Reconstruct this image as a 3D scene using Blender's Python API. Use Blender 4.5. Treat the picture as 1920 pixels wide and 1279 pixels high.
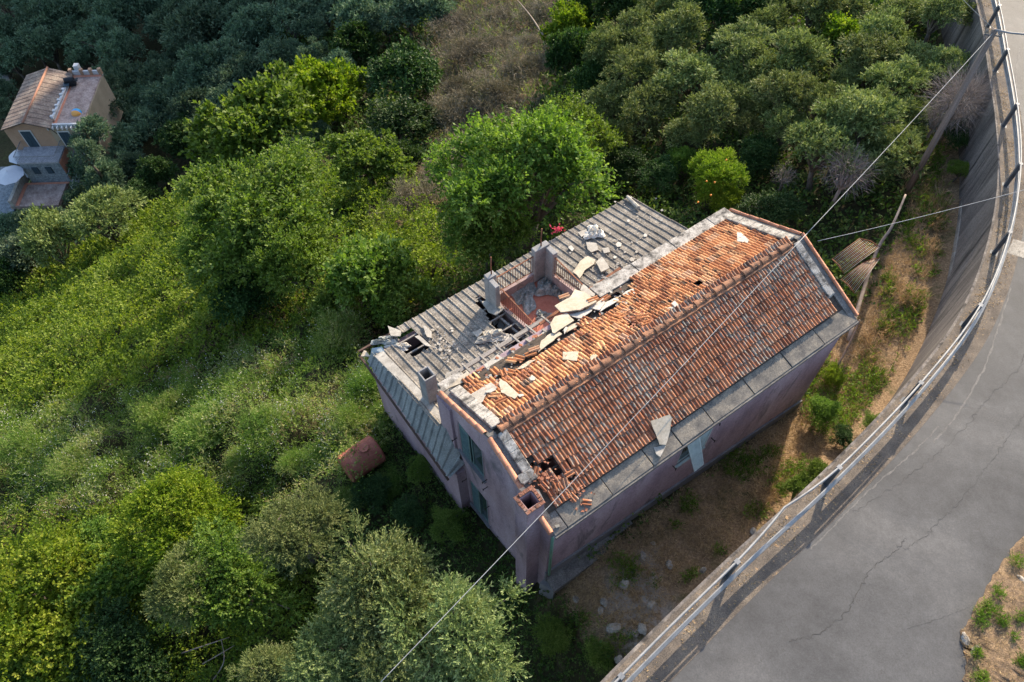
import bpy, math, random
import numpy as np
from mathutils import Vector, Matrix, noise as mnoise

# ------------------------------------------------------------------ clean
for o in list(bpy.data.objects): bpy.data.objects.remove(o)
scene = bpy.context.scene
COL = scene.collection
R = math.radians

# ------------------------------------------------------------------ camera
CAM_F = 1469.97            # focal length in pixels of the 1920 wide photograph
CAM_TH = R(56.8586)        # looking down below the horizon
CAM_ROLL = R(-0.98457)
CAM_H = 23.99075
Cc = np.array([0.0, 0.0, CAM_H])
fwv = np.array([0, math.cos(CAM_TH), -math.sin(CAM_TH)])
rrv = np.array([1.0, 0, 0])
uuv = np.cross(rrv, fwv)
_c, _s = math.cos(CAM_ROLL), math.sin(CAM_ROLL)
cam_d = bpy.data.cameras.new('camera')
cam = bpy.data.objects.new('camera', cam_d); COL.objects.link(cam)
cam_d.sensor_width = 36.0
cam_d.lens = CAM_F / 1920.0 * 36.0
cam_d.clip_start = 0.1
cam_d.clip_end = 2000
_r = _c * rrv + _s * uuv
_u = -_s * rrv + _c * uuv
_b = -fwv
cam.matrix_world = Matrix(((_r[0], _u[0], _b[0], 0), (_r[1], _u[1], _b[1], 0), (_r[2], _u[2], _b[2], CAM_H), (0, 0, 0, 1)))
scene.camera = cam

# ------------------------------------------------------------------ light
SUN_AZ, SUN_EL = R(28.5), R(24.5)
w = bpy.data.worlds.new('World'); scene.world = w; w.use_nodes = True
nt = w.node_tree
bg = nt.nodes['Background']
sky = nt.nodes.new('ShaderNodeTexSky'); sky.sky_type = 'NISHITA'; sky.sun_disc = False
sky.sun_elevation = SUN_EL; sky.sun_rotation = SUN_AZ
sky.air_density = 1.0; sky.dust_density = 1.5; sky.ozone_density = 1.0
nt.links.new(sky.outputs[0], bg.inputs[0]); bg.inputs[1].default_value = 0.15
sd = bpy.data.lights.new('sun', 'SUN'); so = bpy.data.objects.new('sun', sd); COL.objects.link(so)
sd.energy = 3.5; sd.angle = R(0.5); sd.color = (1.0, 0.84, 0.63)
sun_dir = Vector((math.sin(SUN_AZ) * math.cos(SUN_EL), math.cos(SUN_AZ) * math.cos(SUN_EL), math.sin(SUN_EL)))
so.rotation_euler = (-sun_dir).to_track_quat('-Z', 'Y').to_euler()
so.location = (20, 40, 60)
scene.view_settings.view_transform = 'Standard'
scene.view_settings.look = 'None'
scene.view_settings.exposure = 1.42
scene.view_settings.gamma = 1.0
scene.render.engine = 'CYCLES'
scene.cycles.max_bounces = 6
scene.cycles.diffuse_bounces = 3
scene.cycles.transmission_bounces = 3

# ------------------------------------------------------------------ measuring
HX, HY, HAZ, HSH = 0.87671, 6.93057, R(55.285357), R(-1.538993)
He = np.array([math.sin(HAZ), math.cos(HAZ)])
Hn = np.array([-math.cos(HAZ + HSH), math.sin(HAZ + HSH)])
HMi = np.linalg.inv(np.c_[He, Hn])
def ray(x, y):
    X = x - 960; Y = y - 639.5
    a = _c * X + _s * Y; b = -_s * X + _c * Y
    return fwv + rrv * a / CAM_F - uuv * b / CAM_F
def at(x, y, z=0.0):
    d = ray(x, y); t = (z - CAM_H) / d[2]; return Cc + d * t
def proj(P):
    P = np.atleast_2d(P); d = P - Cc
    cx = d @ rrv; cy = d @ uuv; cz = d @ fwv
    X = CAM_F * cx / cz; Y = -CAM_F * cy / cz
    return np.c_[960 + _c * X - _s * Y, 639.5 + _s * X + _c * Y], cz
def to_uv(x, y):
    return HMi @ np.array([x - HX, y - HY])
def uvw(u, v, z=0.0):
    return np.array([HX + u * He[0] + v * Hn[0], HY + u * He[1] + v * Hn[1], z])
def at_uv(x, y, z):
    p = at(x, y, z); q = to_uv(p[0], p[1]); return (q[0], q[1], z)
def at_u(x, y, u):
    d = ray(x, y); a = to_uv(0, 0); b = HMi @ d[:2]; t = (u - a[0]) / b[0]; p = Cc + d * t
    q = to_uv(p[0], p[1]); return (q[0], q[1], p[2])
def at_v(x, y, v):
    d = ray(x, y); a = to_uv(0, 0); b = HMi @ d[:2]; t = (v - a[1]) / b[1]; p = Cc + d * t
    q = to_uv(p[0], p[1]); return (q[0], q[1], p[2])
RIDGE_V, RIDGE_Z, EAVE_Z = 2.7, 5.37, 4.25
def zroof(v, kind):
    if kind == 'near': return RIDGE_Z - (RIDGE_V - v) * 0.487
    if kind == 'far': return RIDGE_Z - (v - RIDGE_V) * 0.45
    return 1.0 + (9.95 - v) * 0.25
def at_roof(x, y, kind, off=0.0):
    """pixel -> house (u,v,z) on a roof plane"""
    d = ray(x, y); a = to_uv(0, 0); b = HMi @ d[:2]
    z0 = zroof(0.0, kind) + off; k = zroof(1.0, kind) - zroof(0.0, kind)
    # CAM_H + d2 t = z0 + k (a1 + b1 t)
    t = (z0 + k * a[1] - CAM_H) / (d[2] - k * b[1])
    p = Cc + d * t; q = to_uv(p[0], p[1]); return (q[0], q[1], p[2])

# road plane and wall line
def zroad(x, y): return 4.65 - 0.07 * x - 0.08 * y
def at_road(x, y, h=0.0):
    d = ray(x, y)
    t = (4.65 + h - CAM_H) / (d[2] + 0.07 * d[0] + 0.08 * d[1])
    return Cc + d * t
POSTPX = [(960, 1500), (1155, 1285), (1363, 1079), (1548, 908), (1697, 753), (1807, 610), (1863, 475), (1885, 348), (1881, 236), (1865.6, 133.5), (1852, 50), (1832, -30), (1805, -110)]
POSTW = [at_road(*p) for p in POSTPX]
def catmull(P, n=8):
    P = [np.array(p, float) for p in P]; out = []
    for i in range(len(P) - 1):
        p0 = P[max(i - 1, 0)]; p1 = P[i]; p2 = P[i + 1]; p3 = P[min(i + 2, len(P) - 1)]
        for k in range(n):
            t = k / n
            out.append(0.5 * ((2 * p1) + (-p0 + p2) * t + (2 * p0 - 5 * p1 + 4 * p2 - p3) * t * t + (-p0 + 3 * p1 - 3 * p2 + p3) * t ** 3))
    out.append(P[-1]); return np.array(out)
EDGE = catmull(POSTW, 8)
def offset(path, d):
    """shift to the right hand (road side) in plan"""
    t = np.gradient(path[:, :2], axis=0); t /= np.linalg.norm(t, axis=1)[:, None]
    n = np.c_[t[:, 1], -t[:, 0]]
    q = path.copy(); q[:, :2] += n * d
    return q
WALLTOP = offset(EDGE, -0.30)
WALLTOP[:, 2] = zroad(WALLTOP[:, 0], WALLTOP[:, 1])

def side_dist(x, y):
    """signed plan distance to the wall line, positive on the road side"""
    x = np.asarray(x, float); y = np.asarray(y, float)
    best = np.full(x.shape, 1e9); sg = np.zeros(x.shape)
    W = WALLTOP[::4, :2]
    W = np.vstack([W[0] + (W[0] - W[1]) * 8, W, W[-1] + (W[-1] - W[-2]) * 12])
    for i in range(len(W) - 1):
        a = W[i]; b = W[i + 1]; ab = b - a; L2 = ab @ ab
        t = np.clip(((x - a[0]) * ab[0] + (y - a[1]) * ab[1]) / L2, 0, 1)
        dx = x - (a[0] + t * ab[0]); dy = y - (a[1] + t * ab[1])
        d = np.hypot(dx, dy); cr = ab[1] * dx - ab[0] * dy
        m = d < best - 1e-6; best = np.where(m, d, best); sg = np.where(m, np.sign(cr), sg)
    return best * sg

CTRL = [(.5,-.5,0),(3,-.5,-.3),(6,-.5,-.8),(9,-.5,-1.2),(12,-.5,-1.8),(16,-1,-1.9),(20,1,-1.9),
 (3,-2.6,-.2),(7,-2.8,-.5),(12,-1.8,-1.4),(-1,-1.5,-1.8),(-2,-3,-2),(1,-4,-.2),(-1,-4.5,-.8),(-4,-4,-3),(-6,-8,-3.5),(-3,-8,-1.5),
 (-.6,.5,-2.7),(-.6,3,-2.8),(-1,6,-3.2),(-1,10,-3.9),(3,10.5,-4),(8,10.5,-4),(12.5,10.5,-3.8),(13,5,-2.6),(6,5,-3.2),
 (-4,3,-3.6),(-5,8,-4.6),(-8,0,-4.5),(0,16,-6.8),(8,16,-6.8),(16,14,-5.8),(20,8,-3.6),(25,5,-2.4),(30,8,-2.6),
 (0,25,-12),(10,25,-12),(20,22,-9.5),(30,18,-6.5),(40,15,-4),(-12,10,-8),(-20,5,-10),(-15,20,-13),(-30,15,-18),
 (0,40,-21),(20,40,-19),(35,35,-14),(50,30,-9),(-20,40,-25),(-10,68,-39.6),(0,70,-40),(-15,62,-38.5),(-5,58,-35),
 (20,70,-35),(50,60,-24),(0,100,-50),(50,100,-40),(80,50,-12),(-50,50,-40),(-60,0,-25),(20,-30,4),(60,-10,3),(-20,-20,-4),
 (0,200,-70),(100,200,-60),(-120,100,-70),(120,-60,10),(200,50,-5),(-150,-50,-50),(0,-150,5)]
CP = np.array(CTRL, float)
def _tps(r2): return np.where(r2 > 1e-9, r2 * np.log(r2 + 1e-12) * 0.5, 0)
_d2 = ((CP[:, None, :2] - CP[None, :, :2]) ** 2).sum(-1)
_A = np.zeros((len(CP) + 3, len(CP) + 3))
_A[:len(CP), :len(CP)] = _tps(_d2) + np.eye(len(CP)) * 3.0
_A[:len(CP), -3:] = np.c_[np.ones(len(CP)), CP[:, :2]]; _A[-3:, :len(CP)] = _A[:len(CP), -3:].T
_W = np.linalg.solve(_A, np.r_[CP[:, 2], 0, 0, 0])
_rng = np.random.default_rng(4)
_WV = [( _rng.uniform(0, 2 * math.pi), s * _rng.uniform(.8, 1.25), _rng.uniform(0, 6.28), a) for s, a in [(.35, .35)] * 3 + [(.8, .2)] * 5 + [(1.7, .12)] * 6]
def bumps(x, y):
    z = 0
    for an, k, ph, a in _WV: z = z + a * np.sin((x * math.cos(an) + y * math.sin(an)) * k * 1.9 + ph + 1.3 * np.sin((x * math.sin(an) - y * math.cos(an)) * k + ph * 2))
    return z
def T(x, y, rough=True):
    x = np.asarray(x, float); y = np.asarray(y, float); shp = x.shape; x = x.ravel(); y = y.ravel()
    uv = np.c_[x - HX, y - HY] @ HMi.T
    z = np.zeros(len(x))
    for i in range(0, len(x), 20000):
        q = uv[i:i + 20000]
        d2 = ((q[:, None, :] - CP[None, :, :2]) ** 2).sum(-1)
        z[i:i + 20000] = _tps(d2) @ _W[:len(CP)] + _W[-3] + q @ _W[-2:]
    if rough:
        u, v = uv[:, 0], uv[:, 1]
        far = np.clip((v - 10.5) / 4, 0, 1) + np.clip((-1.5 - u) / 3, 0, 1)
        z = z + bumps(x, y) * np.clip(far, 0.04, 1) * 0.8
    s = side_dist(x, y)
    rd = zroad(x, y)
    z = np.where(s > 0, np.minimum(z, rd - 0.6), np.minimum(z, rd - 0.05))
    k = np.clip((s - 13) / 3, 0, 1)
    z = np.where(s > 13, z * (1 - k) + (rd + 0.12 * (s - 13)) * k, z)
    return z.reshape(shp)
def ground_pt(x, y, h=0.0):
    """pixel -> point h above the terrain"""
    d = ray(x, y); ts = np.linspace(12, 190, 900)
    P = Cc + d * ts[:, None]
    g = T(P[:, 0], P[:, 1], False) + h
    k = np.argmax(P[:, 2] < g)
    if k == 0: k = len(ts) - 1
    a = P[k - 1]; b = P[k]; fa = a[2] - g[k - 1]; fb = b[2] - g[k]
    t = fa / (fa - fb + 1e-9); return a + (b - a) * t, ts[k]

# ------------------------------------------------------------------ mesh helpers
class MB:
    def __init__(self): self.v = []; self.f = []; self.a = []
    def add(self, vs, fs, val=None):
        n = len(self.v); self.v += [tuple(map(float, p)) for p in vs]
        self.f += [tuple(i + n for i in f) for f in fs]
        self.a += [random.random() if val is None else val] * len(fs)
        return self
    def hexa(self, b, t, val=None):
        """4 bottom + 4 top corners"""
        return self.add(list(b) + list(t), [(3, 2, 1, 0), (4, 5, 6, 7), (0, 1, 5, 4), (1, 2, 6, 5), (2, 3, 7, 6), (3, 0, 4, 7)], val)
    def box(self, x0, x1, y0, y1, z0, z1, val=None):
        return self.hexa([(x0, y0, z0), (x1, y0, z0), (x1, y1, z0), (x0, y1, z0)], [(x0, y0, z1), (x1, y0, z1), (x1, y1, z1), (x0, y1, z1)], val)
    def bar(self, a, b, wdt, hgt, up=(0, 0, 1), val=None):
        a = Vector(a); b = Vector(b); d = (b - a).normalized(); s = d.cross(Vector(up))
        if s.length < 1e-4: s = d.cross(Vector((1, 0, 0)))
        s = s.normalized() * wdt / 2; u = s.cross(d).normalized() * hgt / 2
        return self.hexa([a - s - u, a + s - u, b + s - u, b - s - u], [a - s + u, a + s + u, b + s + u, b - s + u], val)
    def tube(self, pts, rad, sides=8, caps=True, val=None):
        pts = [Vector(p) for p in pts]; n = len(pts)
        if not hasattr(rad, '__len__'): rad = [rad] * n
        vs = []; fs = []; prev = None
        for i, p in enumerate(pts):
            t = (pts[min(i + 1, n - 1)] - pts[max(i - 1, 0)])
            if t.length < 1e-9: t = Vector((0, 0, 1))
            t.normalize()
            if prev is None:
                a = t.cross(Vector((0, 0, 1)))
                if a.length < .05: a = t.cross(Vector((1, 0, 0)))
            else: a = prev - t * prev.dot(t)
            a.normalize(); prev = a; b = t.cross(a)
            for k in range(sides):
                an = 2 * math.pi * k / sides
                vs.append(p + (a * math.cos(an) + b * math.sin(an)) * rad[i])
        for i in range(n - 1):
            for k in range(sides):
                k2 = (k + 1) % sides
                fs.append((i * sides + k, i * sides + k2, (i + 1) * sides + k2, (i + 1) * sides + k))
        if caps: fs += [tuple(range(sides))[::-1], tuple((n - 1) * sides + k for k in range(sides))]
        return self.add(vs, fs, val)
    def prism(self, poly, thick, val=None):
        """poly: list of 3d points (top surface), extruded down by thick"""
        n = len(poly); vs = [tuple(p) for p in poly] + [(p[0], p[1], p[2] - thick) for p in poly]
        fs = [tuple(range(n)), tuple(range(2 * n - 1, n - 1, -1))] + [(i, i + n, (i + 1) % n + n, (i + 1) % n) for i in range(n)]
        return self.add(vs, fs, val)
    def shear(self):
        k = math.sin(HSH); c = math.cos(HSH)
        self.v = [(x + k * y, y * c, z) for x, y, z in self.v]; return self
    def build(self, name, mat, parent=None, smooth=False, sheared=False):
        if sheared: self.shear()
        me = bpy.data.meshes.new(name); me.from_pydata(self.v, [], self.f); me.update()
        at_ = me.attributes.new('rnd', 'FLOAT', 'FACE'); at_.data.foreach_set('value', np.array(self.a, dtype=np.float32))
        if smooth: me.polygons.foreach_set('use_smooth', [True] * len(me.polygons))
        me.materials.append(mat)
        o = bpy.data.objects.new(name, me); COL.objects.link(o)
        if parent: o.parent = parent
        return o
def fix_normals(o):
    import bmesh
    bm = bmesh.new(); bm.from_mesh(o.data); bmesh.ops.recalc_face_normals(bm, faces=bm.faces); bm.to_mesh(o.data); bm.free()
def bevel(o, w_=0.01, seg=1):
    m = o.modifiers.new('bevel', 'BEVEL'); m.width = w_; m.segments = seg; m.limit_method = 'ANGLE'
def empty(name, loc, rz=0, label=None, cat=None, group=None):
    o = bpy.data.objects.new(name, None); COL.objects.link(o); o.location = tuple(map(float, loc)); o.rotation_euler = (0, 0, rz)
    o.empty_display_size = .3
    if label: tag(o, label, cat, group)
    return o
def tag(o, label=None, cat=None, group=None, kind=None):
    if label: o['label'] = label
    if cat: o['category'] = cat
    if group: o['group'] = group
    if kind: o['kind'] = kind
    return o
def at_origin(o):
    """put a free mesh's origin at its base centre"""
    me = o.data; n = len(me.vertices); co = np.zeros(n * 3, np.float32); me.vertices.foreach_get('co', co); co = co.reshape(-1, 3)
    c = np.array([co[:, 0].mean(), co[:, 1].mean(), co[:, 2].min()]); co -= c.astype(np.float32)
    me.vertices.foreach_set('co', co.ravel()); me.update(); o.location = tuple(map(float, c)); return o

# ------------------------------------------------------------------ materials
def newmat(name):
    m = bpy.data.materials.new(name); m.use_nodes = True; n = m.node_tree.nodes; l = m.node_tree.links
    return m, n, l, n['Principled BSDF']
def ramp(n, stops, interp='LINEAR'):
    r = n.new('ShaderNodeValToRGB'); r.color_ramp.interpolation = interp
    el = r.color_ramp.elements
    while len(el) < len(stops): el.new(0.5)
    for e_, (p, c) in zip(el, stops):
        e_.position = p; e_.color = (c[0], c[1], c[2], 1) if hasattr(c, '__len__') else (c, c, c, 1)
    return r
def noise_node(n, l, scale, detail=5, rough=.6, vec=None, stretch=None, dist=0):
    t = n.new('ShaderNodeTexNoise'); t.inputs['Scale'].default_value = scale; t.inputs['Detail'].default_value = detail
    t.inputs['Roughness'].default_value = rough; t.inputs['Distortion'].default_value = dist
    if vec is not None:
        if stretch:
            mp = n.new('ShaderNodeMapping'); mp.inputs['Scale'].default_value = stretch; l.new(vec, mp.inputs[0]); l.new(mp.outputs[0], t.inputs['Vector'])
        else: l.new(vec, t.inputs['Vector'])
    return t
def mixc(n, l, fac, a, b, mode='MIX'):
    m = n.new('ShaderNodeMix'); m.data_type = 'RGBA'; m.blend_type = mode
    for k, val in ((0, fac), (6, a), (7, b)):
        if isinstance(val, bpy.types.NodeSocket): l.new(val, m.inputs[k])
        elif k == 0: m.inputs[0].default_value = val
        else: m.inputs[k].default_value = (*val, 1)
    return m.outputs[2]
def bumpit(n, l, b, h, strength=.4, dist=.02):
    bp = n.new('ShaderNodeBump'); bp.inputs['Strength'].default_value = strength; bp.inputs['Distance'].default_value = dist
    l.new(h, bp.inputs['Height']); l.new(bp.outputs[0], b.inputs['Normal'])
def texco(n, world=False):
    if world: return n.new('ShaderNodeNewGeometry').outputs['Position']
    return n.new('ShaderNodeTexCoord').outputs['Object']
def mat_rough(name, stops, scale=3, fine=30, fine_amt=.35, rough=.85, bump=.4, bdist=.01, stain=None, stain_scale=1.2, stretch=None, metal=0, world=False, spots=None, spec=.3):
    """stops: colour ramp on large noise; fine speckle multiplies; stain: (colour, threshold)"""
    m, n, l, b = newmat(name); v = texco(n, world)
    big = noise_node(n, l, scale, 6, .65, v, stretch)
    r = ramp(n, stops); l.new(big.outputs[0], r.inputs[0]); col = r.outputs[0]
    fn = noise_node(n, l, fine, 4, .7, v)
    fr = ramp(n, [(.3, 1 - fine_amt), (.7, 1 + fine_amt)]); l.new(fn.outputs[0], fr.inputs[0])
    col = mixc(n, l, 1.0, col, fr.outputs[0], 'MULTIPLY')
    if stain:
        sn = noise_node(n, l, stain_scale, 8, .7, v, stretch, .5); sr = ramp(n, [(stain[1], 0), (stain[1] + .12, 1)]); l.new(sn.outputs[0], sr.inputs[0])
        col = mixc(n, l, sr.outputs[0], col, stain[0])
    if spots:
        vo = n.new('ShaderNodeTexVoronoi'); vo.inputs['Scale'].default_value = spots[1]; l.new(v, vo.inputs['Vector'])
        sr = ramp(n, [(spots[2], 1), (spots[2] + .08, 0)]); l.new(vo.outputs['Distance'], sr.inputs[0])
        col = mixc(n, l, sr.outputs[0], col, spots[0])
    l.new(col, b.inputs['Base Color']); b.inputs['Roughness'].default_value = rough; b.inputs['Metallic'].default_value = metal
    b.inputs['Specular IOR Level'].default_value = spec
    bumpit(n, l, b, fn.outputs[0], bump, bdist); return m
def mat_leaf(name, cols, trans=.3, rough=.5, nscale=.7, var=.25, tcol=None, amp=1.3):
    m, n, l, b = newmat(name)
    a = n.new('ShaderNodeAttribute'); a.attribute_name = 'rnd'
    r = ramp(n, [(i / (len(cols) - 1), c) for i, c in enumerate(cols)])
    geo = n.new('ShaderNodeNewGeometry')
    ns = noise_node(n, l, nscale, 3, .6, geo.outputs['Position'])
    mth = n.new('ShaderNodeMath'); mth.operation = 'MULTIPLY_ADD'; l.new(ns.outputs[0], mth.inputs[0]); mth.inputs[1].default_value = amp; mth.inputs[2].default_value = -amp / 2
    ad = n.new('ShaderNodeMath'); ad.operation = 'ADD'; ad.use_clamp = True; l.new(a.outputs['Fac'], ad.inputs[0]); l.new(mth.outputs[0], ad.inputs[1]); l.new(ad.outputs[0], r.inputs[0])
    oi = n.new('ShaderNodeObjectInfo'); hs = n.new('ShaderNodeHueSaturation')
    mr = n.new('ShaderNodeMapRange'); mr.inputs['To Min'].default_value = 1 - var; mr.inputs['To Max'].default_value = 1 + var; l.new(oi.outputs['Random'], mr.inputs[0]); l.new(mr.outputs[0], hs.inputs['Value'])
    mr2 = n.new('ShaderNodeMapRange'); mr2.inputs['To Min'].default_value = .49; mr2.inputs['To Max'].default_value = .51; l.new(oi.outputs['Random'], mr2.inputs[0]); l.new(mr2.outputs[0], hs.inputs['Hue'])
    l.new(r.outputs[0], hs.inputs['Color']); l.new(hs.outputs[0], b.inputs['Base Color'])
    b.inputs['Roughness'].default_value = min(rough + .15, .9); b.inputs['Specular IOR Level'].default_value = .15
    tr = n.new('ShaderNodeBsdfTranslucent'); 
    tc = mixc(n, l, 1.0, hs.outputs[0], tcol or (1.5, 1.6, .6), 'MULTIPLY'); l.new(tc, tr.inputs[0])
    mx = n.new('ShaderNodeMixShader'); mx.inputs[0].default_value = trans
    l.new(b.outputs[0], mx.inputs[1]); l.new(tr.outputs[0], mx.inputs[2]); l.new(mx.outputs[0], n['Material Output'].inputs[0]); return m
# ================================================================== SETTING
# ---- terrain sheet: fine near the camera, reaching far beyond the frame
def terrain():
    def axis(lo, hi, c0, c1, st):
        a = list(np.arange(c0, c1 + st, st)); s = st; x = c0
        while x > lo: s *= 1.18; x -= s; a.insert(0, x)
        s = st; x = a[-1]
        while x < hi: s *= 1.18; x += s; a.append(x)
        return np.array(a)
    xs = axis(-320, 320, -26, 34, .42); ys = axis(-120, 420, -2, 52, .42)
    X, Y = np.meshgrid(xs, ys); Z = T(X, Y)
    nx, ny = len(xs), len(ys)
    co = np.c_[X.ravel(), Y.ravel(), Z.ravel()].astype(np.float32)
    i = np.arange(nx * ny).reshape(ny, nx)
    q = np.c_[i[:-1, :-1].ravel(), i[:-1, 1:].ravel(), i[1:, 1:].ravel(), i[1:, :-1].ravel()]
    me = fast_mesh('ground', co, q); me.polygons.foreach_set('use_smooth', [True] * len(me.polygons))
    px, cz = proj(co)
    dry = np.zeros(len(co), np.float32)
    inn = cz > 0
    dry[inn & inpoly(px, P_YARD)] = 1.0
    dry[inn & inpoly(px, P_BROWN)] = .6
    a = me.attributes.new('dry', 'FLOAT', 'POINT'); a.data.foreach_set('value', dry)
    rk = np.zeros(len(co), np.float32)
    for (cx, cy, rx, ry) in [(1195, 1150, 60, 75), (1170, 1100, 30, 40), (1210, 1060, 20, 20)]:
        d = ((px[:, 0] - cx) / rx) ** 2 + ((px[:, 1] - cy) / ry) ** 2; rk = np.maximum(rk, np.clip(1.6 - d, 0, 1) * inn)
    a = me.attributes.new('rock', 'FLOAT', 'POINT'); a.data.foreach_set('value', rk.astype(np.float32))
    m, n, l, b = newmat('soil'); v = texco(n, True)
    n1 = noise_node(n, l, .9, 7, .7, v); n2 = noise_node(n, l, 14, 6, .75, v); n3 = noise_node(n, l, 3.2, 5, .7, v)
    soil = ramp(n, [(.3, (.018, .020, .010)), (.5, (.035, .035, .016)), (.7, (.07, .055, .03))]); l.new(n3.outputs[0], soil.inputs[0])
    dryc = ramp(n, [(.25, (.08, .055, .032)), (.45, (.20, .135, .080)), (.6, (.34, .24, .145)), (.8, (.46, .34, .21))]); l.new(n2.outputs[0], dryc.inputs[0])
    at1 = n.new('ShaderNodeAttribute'); at1.attribute_name = 'dry'
    col = mixc(n, l, at1.outputs['Fac'], soil.outputs[0], dryc.outputs[0])
    gr = ramp(n, [(.54, 0), (.66, .75)]); l.new(n1.outputs[0], gr.inputs[0])
    col = mixc(n, l, gr.outputs[0], col, (.045, .06, .02))
    vo = n.new('ShaderNodeTexVoronoi'); vo.inputs['Scale'].default_value = 2.3; l.new(v, vo.inputs['Vector'])
    rc = ramp(n, [(.0, (.20, .18, .16)), (.5, (.34, .31, .28)), (1, (.14, .12, .10))]); l.new(n2.outputs[0], rc.inputs[0])
    at2 = n.new('ShaderNodeAttribute'); at2.attribute_name = 'rock'
    mm = n.new('ShaderNodeMath'); mm.operation = 'MULTIPLY'; l.new(at2.outputs['Fac'], mm.inputs[0]); rr_ = ramp(n, [(.4, 0), (.56, 1)]); l.new(n3.outputs[0], rr_.inputs[0]); l.new(rr_.outputs[0], mm.inputs[1])
    col = mixc(n, l, mm.outputs[0], col, rc.outputs[0])
    l.new(col, b.inputs['Base Color']); b.inputs['Roughness'].default_value = .95; b.inputs['Specular IOR Level'].default_value = .1
    bumpit(n, l, b, n2.outputs[0], .9, .06)
    me.materials.append(m)
    o = bpy.data.objects.new('ground', me); COL.objects.link(o); tag(o, kind='structure')

def fast_mesh(name, co, quads, rnd=None):
    me = bpy.data.meshes.new(name); nv = len(co); nf = len(quads); k = quads.shape[1]
    me.vertices.add(nv); me.vertices.foreach_set('co', np.ascontiguousarray(co, dtype=np.float32).ravel())
    me.loops.add(nf * k); me.loops.foreach_set('vertex_index', quads.astype(np.int32).ravel())
    me.polygons.add(nf); me.polygons.foreach_set('loop_start', np.arange(0, nf * k, k, dtype=np.int32))
    try: me.polygons.foreach_set('loop_total', np.full(nf, k, dtype=np.int32))
    except Exception: pass
    me.update(calc_edges=True)
    if rnd is not None:
        a = me.attributes.new('rnd', 'FLOAT', 'FACE'); a.data.foreach_set('value', rnd.astype(np.float32))
    return me
def inpoly(P, poly):
    x, y = P[:, 0], P[:, 1]; c = np.zeros(len(P), bool); n = len(poly); j = n - 1
    for i in range(n):
        xi, yi = poly[i]; xj, yj = poly[j]
        if yi != yj:
            m = ((yi > y) != (yj > y)) & (x < (xj - xi) * (y - yi) / (yj - yi) + xi); c ^= m
        j = i
    return c
P_YARD = [(1030, 1100), (1500, 760), (1560, 640), (1620, 560), (1700, 400), (1745, 255), (1830, 250), (1815, 480), (1770, 640), (1640, 830), (1560, 900), (1480, 960), (1380, 1060), (1262, 1175), (1190, 1235), (1120, 1210), (1070, 1150)]
P_BROWN = [(690, 420), (740, 370), (800, 300), (815, 170), (800, 100), (870, -30), (1050, -30), (1040, 150), (960, 240), (900, 300), (830, 390), (720, 440)]
P_DARK = [(720, 740), (850, 900), (1000, 1090), (1075, 1140), (1130, 1215), (1200, 1300), (900, 1300), (800, 1020), (620, 900), (640, 790)]
P_WEED = [(-200, 830), (0, 780), (250, 735), (480, 650), (620, 600), (700, 680), (760, 800), (640, 930), (600, 1000), (420, 920), (200, 950), (-200, 1000)]
P_BRAM = [(-250, 620), (0, 560), (140, 470), (280, 400), (330, 380), (600, 330), (780, 330), (860, 520), (690, 640), (620, 600), (480, 650), (250, 735), (0, 780), (-200, 830)]
P_BRAM2 = [(-200, 1000), (200, 950), (420, 920), (600, 1000), (660, 1350), (-200, 1350)]
terrain()

# ---- road
M_ASPH, _n, _l, _bs = newmat('asphalt')
_v = texco(_n, True)
a1 = noise_node(_n, _l, .22, 6, .6, _v, (1, 1, .2), .8); a2 = noise_node(_n, _l, 22, 6, .85, _v); a3 = noise_node(_n, _l, 2.2, 6, .7, _v, (1, 1, .2))
_r = ramp(_n, [(.32, (.042, .0435, .047)), (.5, (.065, .0665, .070)), (.66, (.094, .094, .096))]); _l.new(a1.outputs[0], _r.inputs[0])
_r2 = ramp(_n, [(.25, .62), (.5, 1.0), (.78, 1.42)]); _l.new(a2.outputs[0], _r2.inputs[0])
_r3 = ramp(_n, [(.3, .78), (.7, 1.18)]); _l.new(a3.outputs[0], _r3.inputs[0])
_cc = mixc(_n, _l, 1, mixc(_n, _l, 1, _r.outputs[0], _r2.outputs[0], 'MULTIPLY'), _r3.outputs[0], 'MULTIPLY')
_cr = _n.new('ShaderNodeTexVoronoi'); _cr.feature = 'DISTANCE_TO_EDGE'; _cr.inputs['Scale'].default_value = .55
_dn = noise_node(_n, _l, 1.6, 6, .7, _v); _va = _n.new('ShaderNodeVectorMath'); _va.operation = 'MULTIPLY_ADD'
_l.new(_dn.outputs['Color'], _va.inputs[0]); _va.inputs[1].default_value = (1.3, 1.3, 1.3); _l.new(_v, _va.inputs[2]); _l.new(_va.outputs[0], _cr.inputs['Vector'])
_cr2 = ramp(_n, [(.0, 1), (.010, 0)]); _l.new(_cr.outputs['Distance'], _cr2.inputs[0])
_gate = ramp(_n, [(.50, 0), (.60, .75)]); _l.new(a3.outputs[0], _gate.inputs[0])
_mm = _n.new('ShaderNodeMath'); _mm.operation = 'MULTIPLY'; _l.new(_cr2.outputs[0], _mm.inputs[0]); _l.new(_gate.outputs[0], _mm.inputs[1])
_cc = mixc(_n, _l, _mm.outputs[0], _cc, (.035, .032, .03))
_l.new(_cc, _bs.inputs['Base Color']); _bs.inputs['Roughness'].default_value = .75; _bs.inputs['Specular IOR Level'].default_value = .35
bumpit(_n, _l, _bs, a2.outputs[0], .35, .01)

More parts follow.
